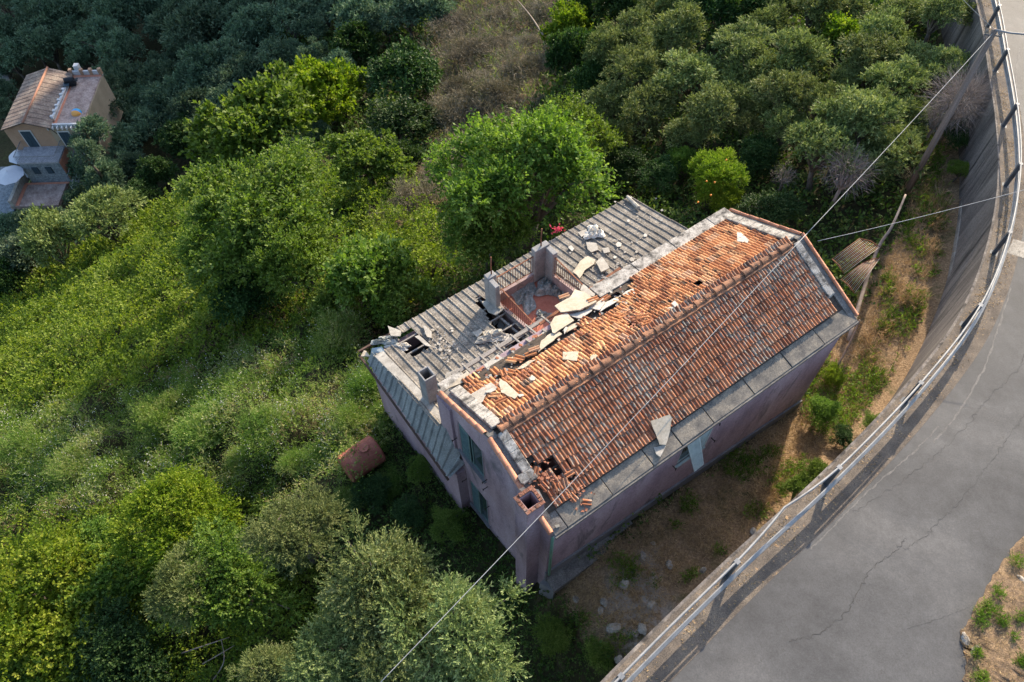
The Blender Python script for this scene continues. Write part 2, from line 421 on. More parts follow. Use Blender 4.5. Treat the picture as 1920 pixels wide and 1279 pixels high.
M_CONC = mat_rough('old_concrete', [(.3, (.15, .135, .115)), (.5, (.26, .24, .21)), (.7, (.38, .355, .31))], 2.2, 26, .5, .9, .6, .015, ((.045, .042, .04), .56), 2.6)
M_CONCD = mat_rough('dark_concrete', [(.3, (.07, .066, .062)), (.55, (.15, .14, .13)), (.75, (.24, .225, .2))], 2.5, 26, .5, .9, .6, .015, ((.03, .03, .03), .6), 2)
M_WALLR = mat_rough('retaining_wall_concrete', [(.3, (.075, .067, .062)), (.5, (.14, .125, .115)), (.7, (.24, .215, .19))], 1.8, 14, .4, .9, .5, .02, ((.035, .032, .03), .51), 1.7, (1, 1, .10), world=True)
M_SHOULD = mat_rough('road_shoulder_dirt', [(.3, (.075, .064, .055)), (.5, (.12, .10, .082)), (.7, (.18, .148, .115))], 1.6, 34, .55, .95, .7, .02, ((.40, .26, .14), .60), 7, world=True)

def strip(name, A, B, mat, lift=0, sub=1, th=.0, kind='structure'):
    mb = MB(); n = len(A)
    vs = []; fs = []
    for i in range(n):
        for k in range(sub + 1):
            t = k / sub; p = A[i] * (1 - t) + B[i] * t; vs.append((p[0], p[1], p[2] + lift))
    for i in range(n - 1):
        for k in range(sub):
            a = i * (sub + 1) + k; fs.append((a, a + 1, a + sub + 2, a + sub + 1))
    mb.add(vs, fs); o = mb.build(name, mat); o['kind'] = kind; return o
def onroad(P, h=0):
    P = P.copy(); P[:, 2] = zroad(P[:, 0], P[:, 1]) + h; return P
R0 = onroad(offset(EDGE, -0.22)); R1 = onroad(offset(EDGE, .62)); 
# right edge of the asphalt: well outside the frame, clipped where it would fold
R2 = onroad(offset(EDGE, 12.5))
road = strip('road', R1, R2, M_ASPH, 0, 14)
strip('road_shoulder', R0, onroad(offset(EDGE, .80 )), M_SHOULD, .006, 3)
# cracks and repair lines in the asphalt
M_CRK = mat_rough('crack_filler', [(.3, (.034, .034, .034)), (.7, (.055, .053, .052))], 8, 40, .3, .9, .3, .005)
def crack(px, wdt, mat, name='road_crack', jit=.05, lift=.005):
    P = catmull([at_road(*p) for p in px], 14); rg = random.Random(len(px)); Q = []
    for p in P: Q.append(np.array([p[0] + rg.uniform(-jit, jit), p[1] + rg.uniform(-jit, jit), 0]))
    Q = np.array(Q); t = np.gradient(Q[:, :2], axis=0); t /= np.linalg.norm(t, axis=1)[:, None] + 1e-9; n_ = np.c_[t[:, 1], -t[:, 0]]
    W_ = np.array([wdt * rg.uniform(.35, 1.4) for _ in P])[:, None] / 2
    A = Q.copy(); B = Q.copy(); A[:, :2] += n_ * W_; B[:, :2] -= n_ * W_
    strip(name, onroad(A), onroad(B), mat, lift)
crack([(1480, 1200), (1530, 1190), (1585, 1150), (1605, 1120), (1635, 1065), (1670, 1040), (1700, 1010)], .014, M_CRK)
crack([(1600, 960), (1650, 930), (1720, 880), (1770, 840), (1820, 790), (1840, 760), (1870, 730), (1910, 690), (1930, 650)], .009, M_CRK)
crack([(1695, 1030), (1730, 1010), (1760, 980), (1800, 940), (1830, 900), (1870, 850), (1905, 800), (1925, 770)], .008, M_CRK)
crack([(1840, 1130), (1800, 1145), (1760, 1160), (1700, 1180)], .006, M_CRK, jit=.02)
M_LINE = mat_rough('faded_road_line', [(.35, (.09, .088, .086)), (.6, (.14, .135, .13))], 5, 40, .4, .8, .2, .005)
crack([(1895, 540), (1870, 620), (1845, 690), (1800, 770), (1750, 830)], .05, M_LINE, 'road_crack_repair', .02)
crack([(1760, 800), (1700, 860), (1640, 910), (1580, 970), (1520, 1030)], .04, M_LINE, 'road_crack_repair', .02)
crack([(1912, 90), (1905, 150), (1915, 215)], .07, M_LINE, 'road_crack_repair', .02)
# pale concrete patch on the asphalt
pp = [at_road(*p, h=.008) for p in [(1900, 448), (1925, 455), (1922, 485), (1888, 474)]]
o = MB().add(pp, [(0, 1, 2, 3)]).build('road_patch', M_CONC); o['kind'] = 'structure'; fix_normals(o)

# ---- verge at the lower right
def verge():
    edge_px = [(1960, 960), (1922, 1003), (1895, 1030), (1862, 1080), (1838, 1125), (1815, 1165), (1800, 1195), (1806, 1225), (1812, 1250), (1800, 1290), (1790, 1350)]
    P = catmull([at_road(*p) for p in edge_px], 5); rg = np.random.default_rng(3)
    vs = []; fs = []; n = len(P); m = 22
    for i, p in enumerate(P):
        d = np.array([.80, -.60]); 
        for k in range(m):
            s = k * .28
            q = p[:2] + d * s + rg.normal(0, .05, 2) * (1 if k else .6)
            z = zroad(*q) + (.015 if k == 0 else .05 + .06 * math.sin(q[0] * 2.3) * math.cos(q[1] * 1.9) + .02 * k + rg.normal(0, .012))
            vs.append((q[0], q[1], z))
    for i in range(n - 1):
        for k in range(m - 1):
            a = i * m + k; fs.append((a, a + m, a + m + 1, a + 1))
    o = MB().add(vs, fs).build('verge', mat_rough('verge_dirt', [(.3, (.085, .06, .04)), (.5, (.19, .13, .08)), (.7, (.30, .21, .12))], 3, 30, .5, .95, .8, .03, ((.05, .07, .02), .6), 2.2, world=True), smooth=True); o['kind'] = 'structure'
    fix_normals(o)
    return P
VERGE = verge()

# ---- retaining wall, a thing of its own
rw = MB(); Wt = WALLTOP
n_ = len(Wt)
IN = onroad(offset(EDGE, .06), -.012)
Wb = offset(EDGE, -.36); gz = np.minimum(T(Wb[:, 0], Wb[:, 1], False), Wt[:, 2] - .4) - .5; Wb[:, 2] = gz
vs = []; fs = []
K = 5
for i in range(n_):
    a = Wb[i]; b = Wt[i]
    for k in range(K): t = k / (K - 1); vs.append(a * (1 - t) + b * t)
    vs.append(IN[i]); vs.append(np.array([IN[i][0], IN[i][1], gz[i]]))
S_ = K + 2
for i in range(n_ - 1):
    for k in range(S_ - 1): a = i * S_ + k; fs.append((a, a + S_, a + S_ + 1, a + 1))
wall = rw.add(vs, fs).build('retaining_wall', M_WALLR); fix_normals(wall)
tag(at_origin(wall), 'tall streaked grey concrete retaining wall holding up the curving road', 'wall')
# kerb at the foot of the wall
kp = [(1600, 850), (1640, 805), (1700, 730), (1745, 655), (1770, 590), (1783, 540), (1796, 473), (1806, 407), (1812, 345), (1815, 290), (1812, 220)]
KW = []
for p in kp:
    q, _t = ground_pt(*p); KW.append(q)
KW = catmull(KW, 5); KA = offset(KW, -.20); KB = offset(KW, .12)
kb = MB(); vs = []; fs = []
for i in range(len(KW)):
    zt = KW[i][2] + .24
    vs += [(KA[i][0], KA[i][1], zt - .5), (KA[i][0], KA[i][1], zt), (KB[i][0], KB[i][1], zt), (KB[i][0], KB[i][1], zt - .5)]
for i in range(len(KW) - 1):
    for k in range(3): a = i * 4 + k; fs.append((a, a + 1, a + 5, a + 4))
kerb = kb.add(vs, fs).build('concrete_kerb', M_CONC); fix_normals(kerb); bevel(kerb, .02)
tag(at_origin(kerb), 'low pale concrete kerb along the foot of the retaining wall', 'kerb')

# ---- guard rail: posts, thick beam, top pipe
M_GALV = mat_rough('galvanised_steel', [(.3, (.16, .165, .17)), (.7, (.27, .277, .285))], 3, 40, .18, .6, .1, .004, ((.22, .20, .19), .66), 5, metal=.25)
M_POST = mat_rough('dark_steel', [(.3, (.08, .088, .098)), (.7, (.15, .16, .172))], 4, 30, .2, .55, .15, .004, metal=.3)
rail = empty('guard_rail', POSTW[3], 0, 'long galvanised steel guard rail with top pipe along the road edge', 'guard rail')
def rel(P): return [tuple(np.array(p) - POSTW[3]) for p in P]
top = catmull([p + np.array([0, 0, 1.13]) for p in POSTW], 8)
# the knocked outward bend left of one post
for i, p in enumerate(top):
    d = abs(i - (8 * 3 - 4)); 
    if d < 5:
        k = (1 - d / 5) ** 2 * .20; t = top[min(i + 1, len(top) - 1)] - top[max(i - 1, 0)]; t = t / np.linalg.norm(t[:2]); p[0] += -t[1] * k; p[1] += t[0] * k; p[2] -= k * .3
MB().tube(rel(top), .032, 8).build('top_pipe', M_GALV, rail, smooth=True)
bc = offset(EDGE, .14)
prof = [(-.0, .46), (.035, .50), (.035, .54), (.0, .575), (-.0, .62), (.035, .655), (.035, .70), (.0, .745)]
vs = []; fs = []
t = np.gradient(bc[:, :2], axis=0); t /= np.linalg.norm(t, axis=1)[:, None]
for i in range(len(bc)):
    nrm = np.array([t[i][1], -t[i][0]])
    for (o_, h) in prof + [(o_ - .012, h) for o_, h in prof[::-1]]:
        vs.append((bc[i][0] + nrm[0] * (o_ * 2.0 + .0), bc[i][1] + nrm[1] * (o_ * 2.0), zroad(bc[i][0], bc[i][1]) + h))
n2 = len(prof) * 2
for i in range(len(bc) - 1):
    for k in range(n2): k2 = (k + 1) % n2; fs.append((i * n2 + k, i * n2 + k2, (i + 1) * n2 + k2, (i + 1) * n2 + k))
beam = MB().add(rel(vs), fs).build('crash_beam', M_GALV, rail, smooth=False); fix_normals(beam)
for i, p in enumerate(POSTW):
    j = min(i * 8, len(EDGE) - 1); tt = t[j]; nn = np.array([tt[1], -tt[0]])
    mb = MB(); p0 = np.array(p) - POSTW[3]
    def q(a, b, z): return (p0[0] + tt[0] * a + nn[0] * b, p0[1] + tt[1] * a + nn[1] * b, p0[2] + z)
    def bx(a0, a1, b0, b1, z0, z1): mb.hexa([q(a0, b0, z0), q(a1, b0, z0), q(a1, b1, z0), q(a0, b1, z0)], [q(a0, b0, z1), q(a1, b0, z1), q(a1, b1, z1), q(a0, b1, z1)])
    bx(-.008, .008, -.06, .06, -.3, 1.10); bx(-.07, .07, -.068, -.052, -.3, 1.10); bx(-.07, .07, .052, .068, -.3, 1.08)
    bx(-.12, .12, -.13, .13, .0, .015)
    po = mb.build('post', M_POST, rail); fix_normals(po)
    mb = MB(); bx(-.06, .06, -.065, .065, 1.075, 1.165)
    cb = mb.build('clamp', M_GALV, po); fix_normals(cb)
    for zz in (.54, .66):
        mb = MB(); a = q(0, .21, zz); b = q(0, .235, zz); mb.tube([a, b], .018, 8); mb.build('bolt', M_POST, po)
# ================================================================== RUINED HOUSE  (built in u, v, z and sheared slightly like the real plan)
M_PINK = mat_rough('faded_pink_render', [(.3, (.20, .145, .165)), (.45, (.29, .21, .235)), (.55, (.33, .245, .27)), (.7, (.40, .315, .335))], .9, 16, .26, .9, .4, .008, ((.14, .115, .125), .55), 1.3, (1, 1, .30))
M_PLINTH = mat_rough('grey_plinth_render', [(.3, (.10, .10, .11)), (.7, (.19, .185, .19))], 1.5, 24, .2, .9, .3, .008)
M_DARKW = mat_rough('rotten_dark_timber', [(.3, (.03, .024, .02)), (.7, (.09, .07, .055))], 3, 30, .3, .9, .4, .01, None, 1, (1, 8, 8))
M_GREYW = mat_rough('weathered_grey_timber', [(.3, (.16, .145, .13)), (.7, (.34, .31, .28))], 3, 30, .3, .85, .4, .01, None, 1, (1, 8, 8))
M_PLAST = mat_rough('white_plaster_board', [(.3, (.36, .335, .295)), (.7, (.53, .50, .45))], 3, 16, .22, .85, .3, .01, ((.36, .30, .22), .64), 2)
M_BOARD = mat_rough('cream_fibre_board', [(.3, (.34, .285, .21)), (.5, (.43, .37, .285)), (.75, (.52, .46, .37))], 2.5, 16, .2, .85, .25, .006, ((.34, .27, .19), .66), 2.2)
M_SLABG = mat_rough('grey_slab', [(.3, (.24, .22, .19)), (.7, (.44, .41, .36))], 3, 30, .25, .9, .5, .01, ((.12, .11, .1), .6), 3)
M_COPE = mat_rough('lichen_spotted_concrete', [(.36, (.06, .056, .052)), (.44, (.20, .185, .165)), (.55, (.36, .335, .30)), (.75, (.50, .475, .43))], 3.4, 24, .45, .92, .7, .012, ((.028, .027, .026), .585), 3.2)
M_EAVE = mat_rough('eaves_concrete', [(.3, (.085, .08, .076)), (.5, (.165, .148, .125)), (.7, (.28, .24, .185))], 2.6, 26, .35, .92, .6, .012, ((.05, .05, .05), .60), 2.6)
M_RUST = mat_rough('rusty_iron', [(.3, (.11, .045, .025)), (.6, (.24, .10, .055)), (.8, (.34, .17, .10))], 5, 40, .3, .8, .3, .004, metal=.1)
M_SHUT = mat_rough('pale_green_shutter', [(.3, (.28, .33, .31)), (.7, (.42, .47, .44))], 4, 30, .15, .7, .3, .004, ((.16, .17, .15), .66), 4)
M_DSHUT = mat_rough('dark_green_shutter', [(.3, (.07, .12, .115)), (.7, (.14, .20, .19))], 4, 30, .2, .7, .3, .004, ((.05, .07, .06), .6), 4)
M_PIPE = mat_rough('green_downpipe', [(.3, (.13, .28, .22)), (.7, (.22, .38, .30))], 4, 30, .15, .6, .1, .003)
M_RED = mat_rough('red_terrace_floor', [(.3, (.34, .10, .065)), (.5, (.44, .145, .09)), (.75, (.52, .21, .14))], 1.6, 28, .18, .7, .3, .005, ((.16, .09, .07), .62), 1.6)
M_BRICK = mat_rough('bare_brick', [(.3, (.26, .10, .06)), (.7, (.42, .19, .11))], 6, 30, .3, .9, .5, .01, ((.30, .26, .22), .58), 5)
M_BLACK = mat_rough('soot', [(.3, (.006, .006, .006)), (.7, (.014, .013, .012))], 3, 20, .2, .95, .2, .005)
mg, ng, lg, bg_ = newmat('dusty_window_glass'); bg_.inputs['Base Color'].default_value = (.03, .05, .05, 1); bg_.inputs['Roughness'].default_value = .12; bg_.inputs['Specular IOR Level'].default_value = .6
M_GLASS = mg

def mat_tile(name, weather):
    """terracotta: per-tile tone, soot and lichen that run down the slope"""
    m, n, l, b = newmat(name); v = texco(n)
    a = n.new('ShaderNodeAttribute'); a.attribute_name = 'rnd'
    base = ramp(n, [(0, (.26, .10, .048)), (.3, (.46, .19, .078)), (.6, (.60, .275, .115)), (.85, (.66, .36, .175)), (1, (.46, .29, .19))] if weather < .5 else [(0, (.22, .080, .042)), (.3, (.32, .115, .055)), (.6, (.40, .158, .074)), (.85, (.46, .21, .11)), (1, (.38, .21, .13))]); l.new(a.outputs['Fac'], base.inputs[0])
    f = noise_node(n, l, 32, 5, .75, v); fr = ramp(n, [(.28, .62), (.72, 1.32)]); l.new(f.outputs[0], fr.inputs[0])
    col = mixc(n, l, 1, base.outputs[0], fr.outputs[0], 'MULTIPLY')
    s = noise_node(n, l, 9, 5, .7, v, (1, .30, 1), .3)
    big = noise_node(n, l, .40, 5, .7, v)
    def thr(node_out, add_from, k, lo, hi):
        mt = n.new('ShaderNodeMath'); mt.operation = 'MULTIPLY_ADD'; l.new(add_from, mt.inputs[0]); mt.inputs[1].default_value = k; l.new(node_out, mt.inputs[2])
        r_ = ramp(n, [(lo, 0), (hi, 1)]); l.new(mt.outputs[0], r_.inputs[0]); return r_.outputs[0]
    # tile-wise darkness: a few tiles are sooty all over
    mw = n.new('ShaderNodeTexWhiteNoise'); mw.noise_dimensions = '1D'; l.new(a.outputs['Fac'], mw.inputs['W'])
    dk = thr(s.outputs[0], mw.outputs['Value'], .20 if weather < .5 else .18, .66 if weather < .5 else .62, .76 if weather < .5 else .78)
    col = mixc(n, l, dk, col, (.055, .036, .028) if weather < .5 else (.11, .065, .048))
    s2 = noise_node(n, l, 13, 4, .7, v, (1, .35, 1), .2)
    mt = n.new('ShaderNodeMath'); mt.operation = 'MULTIPLY_ADD'; l.new(big.outputs[0], mt.inputs[0]); mt.inputs[1].default_value = .55; l.new(s2.outputs[0], mt.inputs[2])
    lr = ramp(n, [(.90 - .122 * weather, 0), (1.02 - .122 * weather, .75)]); l.new(mt.outputs[0], lr.inputs[0])
    col = mixc(n, l, lr.outputs[0], col, (.30, .31, .26))
    gt = n.new('ShaderNodeMath'); gt.operation = 'GREATER_THAN'; gt.inputs[1].default_value = 1.5; l.new(a.outputs['Fac'], gt.inputs[0]); col = mixc(n, l, gt.outputs[0], col, (.05, .026, .02))  # front lips of the near tiles: row shadow painted in as dark brown
    l.new(col, b.inputs['Base Color']); b.inputs['Roughness'].default_value = .82; b.inputs['Specular IOR Level'].default_value = .25
    bumpit(n, l, b, f.outputs[0], .5, .006); return m
M_TILE_SUN = mat_tile('terracotta_tiles', .0)
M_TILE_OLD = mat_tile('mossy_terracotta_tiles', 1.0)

house = empty('ruined_house', (HX, HY, 0), math.atan2(He[1], He[0]), 'abandoned pink two storey house with sagging terracotta roof and grey corrugated annex', 'house')
TW, TL = .235, .30     # tile module across and down the slope
PROF = [(.0, .006), (.018, .040), (.045, .054), (.072, .042), (.088, .006), (.132, .006), (.148, .040), (.175, .054), (.202, .042), (.235, .006)]
def tile_into(mb, u0, v0, kind, rg, jit=.004, lift=0, rot=0, val=None):
    """u0 left, v0 the lower (eaves) edge of the tile"""
    sg = 1 if kind == 'near' else -1
    vs = []; m = len(PROF); k = 3; ln = TL * .905 + .055
    ju, jr, jz = rg.uniform(-jit, jit), rg.gauss(rot, .012), rg.uniform(0, .008) + lift
    slope = .487 if kind == 'near' else -.45
    vb = zroof(v0, kind); lip = .036 if kind == 'near' else .04
    for j in range(k + 1):
        dd = ln * j / k
        for (pu, pz) in PROF:
            uu = u0 + ju + pu + (dd) * jr; vv = v0 + sg * (dd - pu * jr)
            z = vb + slope * (vv - v0) + pz + jz - lip * j / k + lip
            vs.append((uu, vv, z))
    fs = [(j * m + i, j * m + i + 1, (j + 1) * m + i + 1, (j + 1) * m + i) for j in range(k) for i in range(m - 1)]
    # front lip, marked on the near slope for the painted row shadow
    b0 = len(vs)
    for (pu, pz) in PROF: vs.append((vs[0][0] + pu, vs[0][1], vb + jz + pz + lip - .040))
    tone = rg.random() if val is None else val
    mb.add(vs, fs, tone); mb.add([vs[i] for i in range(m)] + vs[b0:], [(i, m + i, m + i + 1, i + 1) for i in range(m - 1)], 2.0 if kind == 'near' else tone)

HOLES_NEAR = [[(985, 868), (1035, 855), (1050, 885), (1010, 905), (985, 895)], [(1055, 885), (1080, 880), (1085, 905), (1062, 915)]]
HOLES_FAR = [[(1302, 530), (1316, 524), (1322, 536), (1306, 540)], [(1172, 612), (1190, 606), (1192, 616), (1178, 622)]]
# ragged lower limit of the tiles on the sunlit slope (pixel polygon of lost tiles)
LOST = [(640, 700), (845, 745), (885, 700), (900, 722), (960, 700), (985, 690), (1010, 668), (1030, 655), (1052, 648), (1075, 622), (1090, 608), (1120, 595), (1150, 578), (1165, 560), (1190, 548), (1182, 538), (1178, 520), (1000, 480)]
def tiles(kind, holes, mat, rows, seed):
    rg = random.Random(seed); mb = MB(); ncol = int((11.35 - .55) / TW)
    for r in range(rows):
        for c in range(-1, ncol + 1):
            st = (TW / 2) * (r % 2) if kind == 'far' else 0
            u0 = .56 + c * TW + st
            if u0 < .50 or u0 + TW > 11.48: continue
            v0 = (.42 + r * TL * .905) if kind == 'near' else (RIDGE_V + .02 + 2.40 - r * TL * .905)
            um = u0 + TW / 2; vm = v0 + (.14 if kind == 'near' else -.14)
            P = uvw(um, vm, zroof(vm, kind) + .03); px, _ = proj(P)
            if any(inpoly(px, h)[0] for h in holes): continue
            if kind == 'far' and inpoly(px, LOST)[0]: continue
            d = 0; j = .004; rot = 0
            # slipped tiles round the holes and the ragged edge
            for hx, hy, rad in [(1030, 895, 75), (1130, 600, 60), (1150, 590, 50)]:
                q = math.hypot(px[0][0] - hx, px[0][1] - hy)
                if q < rad and rg.random() < .30: j = .03; rot = rg.gauss(0, .18); d = rg.uniform(0, .035)
            val = None
            if kind == 'near': val = rg.random() * .8
            tile_into(mb, u0, v0, kind, rg, j, d, rot, val)
    return mb.build('roof_tiles', mat, house, smooth=False, sheared=True)
# old main-slope sag: deck below the tiles, made of cells so that holes are real
def deck(kind, holes, v_lo, v_hi, mat, name, drop=.04, u0=.2, u1=11.7, lost=None):
    mb = MB(); st = .15
    us = np.arange(u0, u1, st); vs_ = np.arange(v_lo, v_hi, st)
    for u in us:
        for v in vs_:
            um, vm = u + st / 2, v + st / 2
            px, _ = proj(uvw(um, vm, zroof(vm, kind)))
            if any(inpoly(px, h)[0] for h in holes): continue
            if lost and inpoly(px, lost)[0]: continue
            v2 = min(v + st, v_hi)
            mb.add([(u, v, zroof(v, kind) - drop), (u + st, v, zroof(v, kind) - drop), (u + st, v2, zroof(v2, kind) - drop), (u, v2, zroof(v2, kind) - drop)], [(0, 1, 2, 3)])
    return mb.build(name, mat, house, sheared=True)
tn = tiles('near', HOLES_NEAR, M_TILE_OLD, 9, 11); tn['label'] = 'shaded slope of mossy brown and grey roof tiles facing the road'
tf = tiles('far', HOLES_FAR, M_TILE_SUN, 9, 12); tf['label'] = 'sunlit slope of bright orange roof tiles with a broken lower edge'
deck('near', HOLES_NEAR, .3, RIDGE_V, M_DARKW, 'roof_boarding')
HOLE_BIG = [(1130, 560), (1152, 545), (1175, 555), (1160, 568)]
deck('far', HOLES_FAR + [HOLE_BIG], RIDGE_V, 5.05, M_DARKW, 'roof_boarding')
# battens and rafters that show in the holes
mb = MB()
for v in np.arange(.45, 2.6, .27): mb.box(.5, 11.4, v, v + .035, zroof(v, 'near') - .11, zroof(v, 'near') - .06)
mb.build('roof_battens', M_DARKW, house, sheared=True)
mb = MB()
for u in np.arange(.8, 11.4, .62):
    mb.bar((u, .3, zroof(.3, 'near') - .2), (u, 2.7, RIDGE_Z - .2), .07, .12); mb.bar((u, 2.7, RIDGE_Z - .2), (u, 5.3, zroof(5.3, 'far') - .2), .07, .12)
mb.build('rafters', M_GREYW, house, sheared=True)

# ridge tiles
M_RIDGEM = mat_rough('sooty_ridge_terracotta', [(.36, (.07, .045, .035)), (.5, (.24, .12, .07)), (.68, (.40, .19, .10))], 2.6, 30, .4, .85, .5, .008, ((.20, .19, .17), .64), 3)
rg = random.Random(5)
mb = MB(); u = .42; i = 0
while u < 11.15:
    L_ = .385; n = 9; vs = []; fs = []
    r0, r1 = .125, .108; dz = rg.uniform(-.012, .012); dv = rg.uniform(-.015, .015)
    cs = [(0, r0 + .012), (.045, r0 + .012), (.05, r0 - .006), (L_ + .03, r1)]
    for (a, rr) in cs:
        for k in range(n):
            an = math.pi * (k / (n - 1)); vs.append((u + a, RIDGE_V + dv + rr * 1.05 * math.cos(an), RIDGE_Z + dz + .005 + rr * .9 * math.sin(an) - (.02 if a > .1 else 0)))
    for j in range(3):
        for k in range(n - 1): fs.append((j * n + k, (j + 1) * n + k, (j + 1) * n + k + 1, j * n + k + 1))
    fs.append(tuple(range(n)))
    mb.add(vs, fs, rg.random()); u += L_; i += 1
mb.build('ridge_tiles', mat_rough('sooty_ridge_terracotta', [(.36, (.07, .045, .035)), (.5, (.24, .12, .07)), (.68, (.40, .19, .10))], 2.6, 30, .4, .85, .5, .008, ((.20, .19, .17), .64), 3), house, smooth=False, sheared=True)
# mortar bed under the ridge
mb = MB()
for s in (-1, 1):
    for u in np.arange(.5, 11.3, .2):
        j = rg.uniform(-.006, .006); v = RIDGE_V + s * (.135 + j); z = RIDGE_Z - abs(.135 + j) * .47
        mb.bar((u, v, z + .045), (u + .21, v, z + .045), .10, .06)
mb.build('ridge_mortar', M_RIDGEM, house, sheared=True)

# coping strips beside the gables, ramped like the roof, and half round barge tiles along the gable edge
def slope_bar(mb, u0, u1, va, vb, kind, lift, thick, seg=6, wob=0):
    for k in range(seg):
        a = va + (vb - va) * k / seg; b = va + (vb - va) * (k + 1) / seg
        za, zb = zroof(a, kind) + lift, zroof(b, kind) + lift
        w0 = u0 + rg.uniform(-wob, wob); w1 = u1 + rg.uniform(-wob, wob)
        mb.hexa([(w0, a, za - thick), (w1, a, za - thick), (w1, b, zb - thick), (w0, b, zb - thick)], [(w0, a, za), (w1, a, za), (w1, b, zb), (w0, b, zb)])
for (u0, u1, va, vb, kind, lift) in [(.30, .58, 1.25, 2.62, 'near', .10), (.30, .64, 2.86, 4.95, 'far', .12), (11.36, 11.62, .85, 2.6, 'near', .11), (11.32, 11.66, 2.8, 5.15, 'far', .11)]:
    mb = MB(); slope_bar(mb, u0, u1, va, vb, kind, lift, .16, 5, .006); o = mb.build('gable_coping', M_COPE, house, sheared=True); bevel(o, .015)
# dark gutter strip between coping and barge
for (u0, u1) in [(.08, .30), (11.62, 11.84)]:
    mb = MB(); slope_bar(mb, u0, u1, .05, 2.7, 'near', .015, .12, 4); slope_bar(mb, u0, u1, 2.7, 5.3, 'far', .013, .12, 4)
    mb.build('gable_flashing', M_CONCD, house, sheared=True)
M_BARGE = mat_rough('barge_terracotta', [(.3, (.36, .145, .085)), (.6, (.50, .235, .145)), (.8, (.55, .33, .23))], 2.2, 30, .2, .8, .3, .006, ((.15, .10, .08), .66), 3)
def barge(uc, va, vb, kind, rad=.085, skip=None):
    n = max(1, int(abs(vb - va) / .36)); ob = MB()
    for k in range(n):
        if skip and k in skip: continue
        a = va + (vb - va) * k / n; b = va + (vb - va) * (k + 1) / n + (.03 if vb > va else -.03)
        dz = rg.uniform(-.01, .01); vs = []; m = 9
        for (vv, rr) in [(a, rad), (b, rad * .88)]:
            for q in range(m):
                an = -.35 + (math.pi + .7) * q / (m - 1); vs.append((uc + rr * math.cos(an), vv, zroof(vv, kind) + .03 + dz + rr * math.sin(an)))
        ob.add(vs, [(q, q + 1, m + q + 1, m + q) for q in range(m - 1)] + [tuple(range(m))], rg.random())
    o = ob.build('barge_tiles', M_BARGE, house, smooth=True, sheared=True); return o
barge(.07, 1.05, 2.62, 'near'); barge(.07, .0, .42, 'near'); barge(.07, 5.15, 2.9, 'far')
barge(11.90, .0, 2.7, 'near', .06); barge(11.90, 5.45, 2.8, 'far', .06)

# eaves slab on the road side, in pieces with joints, and on the far side
for (u0, u1) in [(.12, .52), (.54, 2.05), (2.07, 3.5), (3.53, 4.55), (4.58, 5.75), (5.78, 7.35), (7.38, 8.9), (8.93, 10.3), (10.33, 11.80)]:
    mb = MB(); dz = rg.uniform(-.012, .012); z = 4.07
    mb.hexa([(u0, -.12, z - .08), (u1, -.12, z - .08), (u1, .42, z + .02), (u0, .42, z + .02)], [(u0, -.12, z + dz), (u1, -.12, z + dz), (u1, .42, z + .155 + dz), (u0, .42, z + .155 + dz)])
    o = mb.build('eaves_slab', M_EAVE if u0 > .5 else M_CONCD, house, sheared=True); bevel(o, .012)
mb = MB().box(.1, 11.8, -.175, -.125, 3.93, 4.04); o = mb.build('eaves_gutter', M_CONCD, house, sheared=True)
mb = MB().box(.1, 11.8, -.14, -.05, 3.90, 3.925); o = mb.build('eaves_trim', M_PLAST, house, sheared=True)
for (u0, u1) in [(5.95, 7.6), (7.62, 9.2), (9.22, 10.9), (10.92, 11.75)]:
    mb = MB(); za = 4.27
    mb.hexa([(u0, 5.07, za - .12), (u1, 5.07, za - .12), (u1, 5.58, za - .16), (u0, 5.58, za - .16)], [(u0, 5.07, za + .05), (u1, 5.07, za + .05), (u1, 5.58, za), (u0, 5.58, za)])
    o = mb.build('eaves_slab', M_COPE, house, sheared=True); bevel(o, .015)
mb = MB().hexa([(.15, 4.95, 4.05), (1.0, 5.0, 4.05), (1.0, 5.5, 3.98), (.2, 5.5, 3.98)], [(.15, 4.95, 4.27), (1.0, 5.0, 4.27), (1.0, 5.5, 4.2), (.2, 5.5, 4.2)]); o = mb.build('eaves_slab', M_COPE, house, sheared=True); bevel(o, .015)

# walls
def zt_gable(v): return (zroof(v, 'near') if v < RIDGE_V else zroof(v, 'far')) - .09
mb = MB()
def wall_v(v0, v1, u0, u1, z0, z1): mb.box(u0, u1, v0, v1, z0, z1)
# facade (v .1-.4) round one window
mb.box(.1, 5.05, .1, .4, -3.0, 3.95); mb.box(6.15, 11.85, .1, .4, -3.0, 3.95); mb.box(5.05, 6.15, .1, .4, -3.0, 1.72); mb.box(5.05, 6.15, .1, .4, 3.27, 3.95)
# rear wall with doorway to the terrace
mb.box(.1, 5.1, 5.05, 5.35, -3.4, 4.0); mb.box(6.0, 11.85, 5.05, 5.35, -3.4, 4.0); mb.box(5.1, 6.0, 5.05, 5.35, 3.1, 4.0); mb.box(5.1, 6.0, 5.05, 5.35, -3.4, .95)
def gable(u0, u1, wins):
    vs = [.4, 3.15, 4.1, 4.35, 5.05]
    if RIDGE_V not in vs: vs = sorted(vs + [RIDGE_V, .1 + 1.4])
    for a, b in zip(vs[:-1], vs[1:]):
        zs = []
        for (w0, w1, z0, z1) in wins:
            if a >= w0 - 1e-3 and b <= w1 + 1e-3: zs.append((z0, z1))
        zs.sort(); cur = -3.6
        for (z0, z1) in zs: mb.box(u0, u1, a, b, cur, z0); cur = z1
        mb.hexa([(u0, a, cur), (u1, a, cur), (u1, b, cur), (u0, b, cur)], [(u0, a, zt_gable(a)), (u1, a, zt_gable(a)), (u1, b, zt_gable(b)), (u0, b, zt_gable(b))])
gable(.1, .4, [(3.15, 4.35, 1.72, 3.72), (3.15, 4.1, -2.2, 0.0)])
gable(11.55, 11.85, [])
